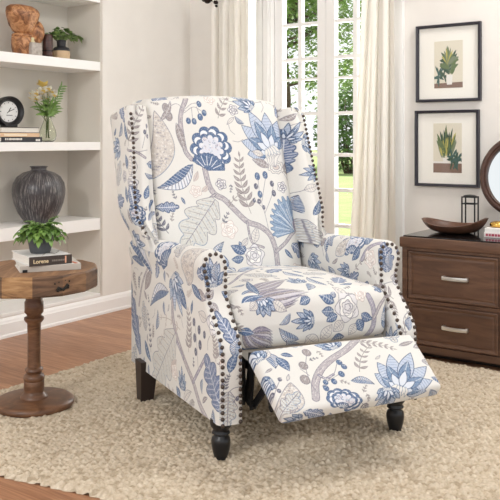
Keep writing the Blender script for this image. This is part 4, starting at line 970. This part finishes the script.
for hx, hy, hz, k in heads:
    b = B()
    for j in range(16):
        a = j*2.4; el = .2+.08*(j % 6)*1.6; d = Vector((math.cos(a)*math.cos(el), math.sin(a)*math.cos(el), math.sin(el))); b.m = k if j % 7 else 1; leaf_blade(b, (hx, hy, hz), d, (0, 0, 1), r.uniform(.032, .044), .028, -.2, 4)
    b.m = 1; b.ball((hx, hy, hz+.006), .008, 8, 5); b.build('flower', m_pet, fv, True, fix=False)
# big vase
def scratched():
    m = M('scratched_charcoal_ceramic', (64, 62, 66), .30); v = coords(m, 'Object', (1, 1, 1)); tc = nd(m, 'ShaderNodeTexCoord'); sp = nd(m, 'ShaderNodeSeparateXYZ'); lk(m, tc.outputs['Object'], sp.inputs[0])
    at = nd(m, 'ShaderNodeMath'); at.operation = 'ARCTAN2'; lk(m, sp.outputs['Y'], at.inputs[0]); lk(m, sp.outputs['X'], at.inputs[1])
    cb = nd(m, 'ShaderNodeCombineXYZ'); lk(m, at.outputs[0], cb.inputs[0]); lk(m, sp.outputs['Z'], cb.inputs[1])
    mp = nd(m, 'ShaderNodeMapping'); mp.inputs['Scale'].default_value = (14, 9, 1); lk(m, cb.outputs[0], mp.inputs['Vector'])
    n1 = noise(m, mp.outputs['Vector'], 1.6, 6, .7, .25); mp2 = nd(m, 'ShaderNodeMapping'); mp2.inputs['Scale'].default_value = (3, 60, 1); lk(m, cb.outputs[0], mp2.inputs['Vector']); n2 = noise(m, mp2.outputs['Vector'], 1.5, 3, .6, .1)
    c1 = ramp(m, n1, [(.42, (58, 56, 60)), (.54, (82, 79, 82)), (.60, (150, 146, 143)), (.65, (78, 75, 78))]); c2 = ramp(m, n2, [(.62, (0, 0, 0)), (.70, (70, 68, 68))])
    a = nd(m, 'ShaderNodeMix'); a.data_type = 'RGBA'; a.blend_type = 'ADD'; a.inputs[0].default_value = .35; lk(m, c1, a.inputs[6]); lk(m, c2, a.inputs[7]); lk(m, a.outputs[2], P_(m).inputs['Base Color']); bump(m, n1, .2, .004); return m
bv = thing('ceramic_vase', 'large round charcoal ceramic vase with pale scratched lines on the lower shelf', 'vase', R(-.088, -1.121, .5255), RZ)
b = B(); b.lathe([(0, 0), (.085, 0), (.092, .006), (.128, .05), (.152, .10), (.163, .145), (.164, .172), (.157, .204), (.134, .236), (.098, .256), (.066, .264), (.050, .268), (.046, .274), (.049, .282), (.055, .286), (.055, .290), (.047, .290), (.042, .275), (.04, .24)], 56, cap=False, sx=.82, sy=.82); b.build('body', scratched(), bv, True, auto=60)

# ---------------------------------------------------------------- console with drawers
CXL, CYF = 1.705, -.617; CW = .93; CD = .545
cs = thing('console_cabinet', 'dark walnut console with drawers and a black inlaid top against the right wall', 'cabinet', R(CXL, CYF, 0), ROT)
b = B(); st = .024
b.box((CW/2, CD/2+.01, .255), (CW-.01, CD-.02, .43)); b.build('carcass', m_walnut, cs)
b = B()
for xa, xb in ((0, st), (.427, .451), (CW-st, CW)): b.box(((xa+xb)/2, .010, .26), (xb-xa, .02, .45), bev=.002)
b.box((CW/2, .0105, .476), (CW-.002, .019, .016), bev=.002); b.box((CW/2, .0105, .250), (CW-2*st, .019, .016)); b.box((CW/2, .0105, .046), (CW-.002, .019, .030), bev=.002); b.build('face_frame', m_walnut, cs)
b = B(); b.box((CW/2, CD/2-.004, .504), (CW+.016, CD+.016, .044), bev=.005); b.build('top', m_walnut, cs, True, auto=40)
b = B(); b.box((CW/2, CD/2+.002, .5285), (CW-.004, CD-.012, .007), bev=.002); b.build('top_inlay', M('black_glass_inlay', (16, 16, 18), .12), cs)
b = B(); b.box((CW/2, CD/2+.03, .020), (CW-.10, CD-.08, .04)); b.build('plinth', m_leg2, cs)
for x in (.03, CW-.03):
    for y in (.04, CD-.04): b = B(); b.box((x, y, .018), (.045, .045, .036)); b.build('foot', m_walnut, cs)
for xa, xb in ((st, .427), (.451, CW-st)):
    for z0, z1 in ((.258, .468), (.062, .242)):
        b = B(); xm, zm, w, h = (xa+xb)/2, (z0+z1)/2, xb-xa-.006, z1-z0-.006
        o_ = [(-w/2, -h/2), (w/2, -h/2), (w/2, h/2), (-w/2, h/2)]; rings = []
        for ins, y in ((0, .012), (0, .001), (.006, -.001), (.012, .003), (.018, .005), (.022, .003), (.026, .002)):
            rings.append([(xm+p[0]*(1-2*ins/w), y, zm+p[1]*(1-2*ins/h)) for p in o_])
        b.grid(rings, closed_u=True); b.poly(rings[-1]); dr = b.build('drawer', m_walnut, cs)
        b = B(); zc = zm+.002; hw = .052
        b.grid([[(xm+.018+hw*t, -.014-.010*math.cos(t*1.35)+dy, zc-.001*0+dz) for dy, dz in ((-.004, -.0075), (-.0055, 0), (-.004, .0075), (.004, .0075), (.004, -.0075))] for t in np.linspace(-1, 1, 15)], closed_u=True)
        for t in (-1, 1): b.box((xm+.018+hw*t*.97, -.008, zc), (.013, .020, .017), bev=.003)
        b.build('handle', m_nickel, dr, True, auto=50)
ZC = .5325
bw = thing('wooden_bowl', 'dark carved wooden boat shaped bowl on the black console top', 'bowl', R(1.862, -.40, ZC), ROT)
b = B(); G = []; NB = 56
def bowl_ring(f, thick):
    o = []
    for k in range(NB):
        t = 2*math.pi*k/NB; c, s = math.cos(t), math.sin(t); rim = .036+.024*abs(c)**2.2+(.014 if c > 0 else 0)*abs(c)**3
        rx, ry = .151-thick*1.4, .112-thick; g = f**.62
        o.append((rx*g*c, ry*g*s, thick*.8*(1-f*.9)+rim*(f**2.8)))
    return o
for f in (.02, .15, .3, .45, .55, .65, .75, .84, .92, 1): G.append(bowl_ring(f, 0))
for f in (1, .92, .84, .75, .65, .55, .4, .2, .02): G.append(bowl_ring(f, .007))
b.grid(G, closed_u=True); b.poly(G[0]); b.poly(G[-1]); b.build('bowl', grained('dark_carved_wood', [(.25, (64, 42, 32)), (.55, (98, 66, 50)), (.8, (128, 90, 68))], (2, 8, 8), 6, .42, .2), bw, True, auto=70)
ln = thing('metal_lantern', 'small open black metal lantern frame behind the wooden bowl', 'lantern', R(1.880, -.25, ZC), ROT)
b = B(); a = .030
for sx in (-1, 1):
    for sy in (-1, 1): b.box((sx*a, sy*a*.8, .078), (.0055, .0055, .156))
for z in (.003, .122, .153):
    for s in (-1, 1): b.box((0, s*a*.8, z), (2*a, .005, .005)); b.box((s*a, 0, z), (.005, 2*a*.8, .005))
b.build('frame', m_black, ln)
b = B(); b.lathe([(.031, .154), (.031, .158), (.023, .162), (.006, .164)], 20, sy=.85); b.build('cap', m_black, ln, True, auto=40)
b = B(); b.lathe([(.012, 0), (.008, .01), (.012, .014)], 14, (0, 0, .0)); b.build('candle_cup', m_black, ln, True)
mr = thing('round_mirror', 'round mirror in a dark brown wooden frame standing on the console', 'mirror', R(2.091, -.20, ZC), ROT)
zc = .789-ZC; b = B(); pr = [(.162, .004), (.160, -.008), (.164, -.017), (.171, -.014), (.175, -.020), (.186, -.020), (.195, -.010), (.196, .006), (.190, .014), (.164, .014), (.162, .004)]
b.lathe([(r_, -z_) for r_, z_ in pr], 72, xf=Matrix.Translation((0, 0, zc)) @ Matrix.Rotation(math.pi/2, 4, 'X'), cap=False); b.build('frame', grained('mirror_frame_wood', [(.3, (64, 44, 37)), (.7, (96, 68, 58))], (1, 1, 1), 14, .35, .1), mr, True, auto=50)
b = B(); b.lathe([(0, 0), (.165, 0)], 56, xf=Matrix.Translation((0, .002, zc)) @ Matrix.Rotation(math.pi/2, 4, 'X'), cap=False); b.build('mirror_glass', M('mirror_silver', (225, 228, 228), .02, 1), mr)
b = B(); b.lathe([(0, 0), (.163, 0)], 40, xf=Matrix.Translation((0, .012, zc)) @ Matrix.Rotation(math.pi/2, 4, 'X'), cap=False); b.build('backing', m_leg2, mr)
b = B(); b.box((0, 0, .009), (.16, .09, .018), bev=.004); b.box((0, 0, .04), (.05, .022, .06), bev=.003); b.build('stand', m_walnut, mr)
for c_ in mr.children:
    if c_.name.split('.')[0] != 'stand': c_.rotation_euler = (-.17, 0, 0)
cb1 = book('book', 'white book with a pink lettered spine under the gold ornament on the console', 'books on the console', .17, .13, .022, (238, 236, 232), (236, 226, 224), R(2.025+.085, -.485, ZC), ROT)
b = B(); x = -.078
for k in range(11): wd = random.uniform(.009, .016); b.box((x+wd/2, -.0017, .011), (wd-.003, .0007, .010)); x += wd
b.build('lettering', M('rose_ink', (178, 70, 92), .6), cb1)
cb2 = book('book', 'plain white book second in the console stack under the gold ornament', 'books on the console', .16, .125, .017, (244, 243, 240), (242, 240, 236), R(2.027+.08, -.482, ZC+.0225), ROT)
go_ = thing('gold_ornament', 'small polished gold domed ornament on the white books of the console', 'ornament', R(2.065, -.42, ZC+.0405), ROT)
b = B(); b.lathe([(.028, 0), (.034, .004), (.036, .012), (.030, .020), (.016, .025), (.0, .026)], 24, cap=False); b.ball((.032, 0, .009), .008, 10, 6); b.build('body', M('polished_gold', (216, 174, 92), .22, 1), go_, True)

# ---------------------------------------------------------------- framed prints
m_frame = M('navy_black_frame', (38, 36, 46), .4); m_mat = M('cream_mat_board', (246, 244, 236), .8)
pc = lambda n, *c: M(n, c, .75)
m_pr = [pc('print_wall', 226, 220, 202), pc('print_table', 134, 108, 94), pc('print_deep_green', 58, 84, 66), pc('print_green', 98, 118, 76), pc('print_yellow_green', 186, 178, 96), pc('print_white', 236, 234, 228), pc('print_teal', 66, 98, 92), pc('print_grey_green', 122, 134, 108)]
m_pglass = m_glass.copy(); m_pglass.name = 'picture_glass'; n_ = m_pglass.node_tree
for l_ in [l for l in n_.links if l.to_node.type == 'MIX_SHADER' and l.to_socket == l.to_node.inputs[0]]: l_.to_node.inputs[0].default_value = .02; n_.links.remove(l_)
def framed(label, x0, x1, z0, z1, px0, px1, pz0, pz1, kind):
    cx, cz = (x0+x1)/2, (z0+z1)/2; w, h = x1-x0, z1-z0
    t = thing('framed_print', label, 'picture', R(cx, -.002, cz), ROT, None)
    fw = .0145; b = B(); G = []
    for ins, y in ((0, 0), (0, -.022), (.003, -.026), (fw-.003, -.024), (fw, -.018), (fw, -.006)): G.append([(sx*(w/2-ins), y, sz*(h/2-ins)) for sx, sz in ((-1, -1), (1, -1), (1, 1), (-1, 1))])
    b.grid(G, closed_u=True); b.build('frame', m_frame, t)
    b = B(); a0, a1, c0, c1 = px0-cx, px1-cx, pz0-cz, pz1-cz; iw, ih = w/2-fw, h/2-fw
    b.poly([(-iw, -.007, -ih), (iw, -.007, -ih), (iw, -.007, ih), (-iw, -.007, ih)]); b.build('mat_board', m_mat, t)
    b = B(); y = [-.0075]
    def pl(m, pts): b.m = m; y[0] -= .00002; b.poly([(p[0], y[0], p[1]) for p in pts])
    W, Hh = a1-a0, c1-c0; X = lambda u: a0+u*W; Z = lambda v: c0+v*Hh
    def blade(m, x, z, ang, L, w_, bend=0):
        up = []; dn = []
        for i in range(9):
            t_ = i/8; aa = ang+bend*t_; hw = w_/2*math.sin(math.pi*(.12+.88*t_))**.7 if i < 8 else 0; cxx = x+L*t_*math.sin(ang+bend*t_*.5); czz = z+L*t_*math.cos(ang+bend*t_*.5)
            up.append((cxx-hw*math.cos(aa), czz+hw*math.sin(aa))); dn.append((cxx+hw*math.cos(aa), czz-hw*math.sin(aa)))
        q = [(X(p[0]), Z(p[1])) for p in up+dn[::-1]]; q = [(max(a0, min(a1, u)), max(c0, min(c1, v))) for u, v in q]; pl(m, q)
    pl(0, [(a0, c0), (a1, c0), (a1, c1), (a0, c1)]); r = random.Random(kind)
    if kind == 1:
        pl(1, [(a0, c0), (a1, c0), (a1, Z(.12)), (a0, Z(.10))])
        for k in range(16): blade(6 if k % 3 else 2, .22+.12*math.cos(k*2.1), .27+.05*math.sin(k*1.7), k*.42-1.2, .20, .055, .3)
        for k in range(20): s = r.uniform(-1, 1); blade([2, 3, 7, 2][k % 4], .53, .30+.012*k, s*1.25, .34+.12*(1-abs(s)), .085, s*.5)
        for k in range(9): s = (k-4)/4; blade([4, 3, 7][k % 3], .50, .50, s*.75, .38-.08*abs(s), .07, s*.4)
        blade(3, .60, .30, .65, .32, .14, -.5); blade(4, .45, .66, -.15, .12, .06)
        pl(5, [(X(.45), Z(.07)), (X(.63), Z(.07)), (X(.65), Z(.28)), (X(.43), Z(.28))])
    else:
        pl(1, [(a0, c0), (a1, c0), (a1, Z(.19)), (a0, Z(.19))]); pl(5, [(a0, Z(.19)), (a1, Z(.19)), (a1, Z(.23)), (a0, Z(.23))])
        pl(5, [(X(.36), Z(.20)), (X(.58), Z(.20)), (X(.60), Z(.30)), (X(.34), Z(.30))])
        for k in range(34): s = r.uniform(-1, 1); blade([2, 3, 3, 4, 2, 7][k % 6], .47+s*.16, .30+r.uniform(0, .18), s*.45+r.uniform(-.1, .1), r.uniform(.30, .56)*(1-.25*abs(s)), .075, s*.25)
        for k in range(16): s = r.uniform(-1, 1); blade(4 if k % 2 else 3, .47+s*.18, .38+r.uniform(0, .2), s*.4, r.uniform(.12, .25), .045, s*.2)
        for k in range(20): blade(6 if k % 3 else 2, .78+.10*math.cos(k*2.3), .27+.05*math.sin(k*1.9), k*.36-2.0, .22, .06, .3)
    b.build('print', m_pr, t, fix=False)
    b = B(); b.box((0, -.012, 0), (2*iw, .0015, 2*ih)); b.build('glass', m_pglass, t)
framed('upper framed print of a spiky plant in a white pot on the right wall', 1.513, 1.851, 1.143, 1.533, 1.608, 1.757, 1.212, 1.449, 1)
framed('lower framed print of a bushy yellow green plant above the console', 1.507, 1.842, .715, 1.100, 1.603, 1.752, .785, 1.034, 2)

# ---------------------------------------------------------------- garden beyond the window
m_lawn = grained('lawn_grass', [(.3, (138, 160, 104)), (.7, (160, 178, 122))], (1, 1, 1), 1.5, .9, 0); m_lawn.node_tree.nodes['Principled BSDF'].inputs['Specular IOR Level'].default_value = .1
b = B(); b.poly([(-30, 5.9, -.05), (40, 5.9, -.05), (40, 80, -.05), (-30, 80, -.05)]); o = b.build('garden_lawn', m_lawn); struct(o)
m_lf = [grained('tree_leaf', [(.3, (104, 134, 70)), (.7, (160, 184, 112))], (1, 1, 1), 2, .6, 0), grained('shrub_leaf', [(.3, (70, 104, 52)), (.7, (116, 146, 84))], (1, 1, 1), 2, .6, 0)]
m_bark = mottled('tree_bark', (88, 70, 58), (116, 96, 82), 6, .9)
def leaves(b, pts, sz, r):
    for p in pts:
        a, c = r.uniform(0, 6.28), r.uniform(-.9, .9); d = Vector((math.cos(a), math.sin(a), c)).normalized(); s = d.cross(Vector((r.uniform(-1, 1), r.uniform(-1, 1), 1))).normalized(); k = sz*r.uniform(.6, 1.3)
        b.poly([p-d*k, p+s*k*.45, p+d*k, p-s*k*.45])
def tree(x, y, h, rad, n, label, seed, low=.9, wide=1.0):
    r = random.Random(seed); t = thing('tree', label, 'tree', (x, y, -.05), 0, 'trees beyond the window')
    b = B(); b.tube([(0, 0, 0), (.1, 0, h*.3), (.0, .1, h*.6), (.1, 0, h*.92)], [.24, .19, .12, .03], 10); tips = []
    for k in range(13):
        z0 = h*r.uniform(.22, .8); a = k*2.4; L = rad*r.uniform(.6, 1.0)*wide; d = Vector((math.cos(a)*L, math.sin(a)*L*.8, h*r.uniform(.03, .18))); p0 = Vector((0, 0, z0)); p1 = p0+d*.5+Vector((0, 0, -.1)); p2 = p0+d
        b.tube([p0, p1, p2], [.07, .045, .015], 6); tips += [p1, p2, p0+d*.75]
        e = p1+Vector((r.uniform(-.8, .8), r.uniform(-.8, .8), r.uniform(.2, .9))); b.tube([p1, (p1+e)/2+Vector((.1, 0, 0)), e], [.03, .02, .008], 5); tips.append(e)
    b.build('trunk', m_bark, t, True, fix=False)
    b = B(); pts = []
    for k in range(n):
        c = r.choice(tips); q = Vector((r.gauss(0, 1), r.gauss(0, 1), r.gauss(0, .8)))*rad*.24; p = c+q
        if p.z > low: pts.append(p)
    leaves(b, pts, .12, r); b.build('foliage', m_lf[0], t, fix=False)
tree(1.2, 29, 8.2, 2.6, 8500, 'leafy green tree beyond the window, seen through the left panes', 3, 1.6)
tree(6.6, 38, 10.5, 3.4, 7500, 'airy tree with bare branches beyond the window, seen through the right panes', 8, 1.9)
tree(-5.0, 31, 7.5, 2.4, 5000, 'leafy green tree farther left in the garden, behind the left curtain', 13, 1.4)
tree(16.5, 34, 8.5, 2.6, 5000, 'leafy green tree farther right in the garden, behind the right curtain', 17, 1.4)
def shrub(x, y, w, h, n, label, seed):
    r = random.Random(seed); t = thing('garden_shrub', label, 'shrub', (x, y, -.05), 0, 'shrubs at the edge of the lawn'); b = B()
    for k in range(7): a = k*.9; b.tube([(.1*math.cos(a), .1*math.sin(a), 0), (w*.25*math.cos(a), w*.2*math.sin(a), h*.5), (w*.38*math.cos(a), w*.3*math.sin(a), h*.85)], [.04, .025, .01], 5)
    b.build('stem', m_bark, t, True, fix=False); b = B(); pts = []
    while len(pts) < n:
        q = Vector((r.uniform(-1, 1), r.uniform(-1, 1), r.uniform(-1, 1)))
        if .35 < q.length < 1: pts.append(Vector((q.x*w/2, q.y*w*.4, h/2+q.z*h/2)))
    leaves(b, pts, .085, r); b.build('foliage', m_lf[1], t, fix=False)
for i, (x, w, h, lab) in enumerate(((.55, 1.9, 2.1, 'dense dark shrub at the lawn edge, behind the left window leaf'), (2.95, 1.9, 2.6, 'tall dense shrub at the lawn edge, behind the right window leaf'), (5.3, 1.9, 2.3, 'dense shrub at the lawn edge, behind the right curtain'), (-1.9, 1.9, 2.1, 'dense shrub at the lawn edge, behind the armchair back'))): shrub(x, 24.0, w*1.12, h, 3600, lab, 40+i)

# ---------------------------------------------------------------- camera and light
cam = bpy.data.cameras.new('camera'); co = bpy.data.objects.new('camera', cam); COL.objects.link(co); co.location = (0, 0, .95); co.rotation_euler = (math.pi/2, 0, 0)
cam.sensor_width = 36; cam.lens = 57.6; cam.shift_y = -.22; cam.clip_start = .05; cam.clip_end = 200; SC.camera = co
w = bpy.data.worlds.new('sky'); SC.world = w; w.use_nodes = True; bg = w.node_tree.nodes['Background']; bg.inputs['Color'].default_value = (.96, .98, 1, 1); bg.inputs['Strength'].default_value = WORLD
def area(name, loc, target, size, power, col, sy=None):
    l = bpy.data.lights.new(name, 'AREA'); l.energy = power; l.color = col; l.shape = 'RECTANGLE'; l.size = size; l.size_y = sy or size
    o = bpy.data.objects.new(name, l); COL.objects.link(o); o.location = loc; o.rotation_euler = (Vector(target)-Vector(loc)).to_track_quat('-Z', 'Y').to_euler(); return o
area('front_key_light', (-2.0, -.4, 2.3), (-.3, 3.6, .8), .5, KEY, (1, .98, .95))  # unseen area key added at front left for the shelf shadows; no window there
dl = area('window_daylight', R(.86, .70, 1.15), R(.86, -.6, .9), .95, DAY, (1, .99, .96), 1.9)
area('overhead_key_light', (1.35, 2.75, 2.55), (.3, 2.5, .2), .9, TOP, (1, .985, .96))  # overhead key added so the chair's shadow falls left; not a known ceiling lamp
sl = bpy.data.lights.new('sun', 'SUN'); sl.energy = SUN; sl.angle = RAD(3); sl.color = (1, .96, .88); so = bpy.data.objects.new('sun', sl); COL.objects.link(so); so.rotation_euler = Vector((.76, -.44, -.55)).to_track_quat('-Z', 'Y').to_euler()
vs_ = SC.view_settings; vs_.view_transform = 'Standard'; vs_.look = 'None'; vs_.gamma = 1; vs_.use_curve_mapping = False; vs_.exposure = EXPO
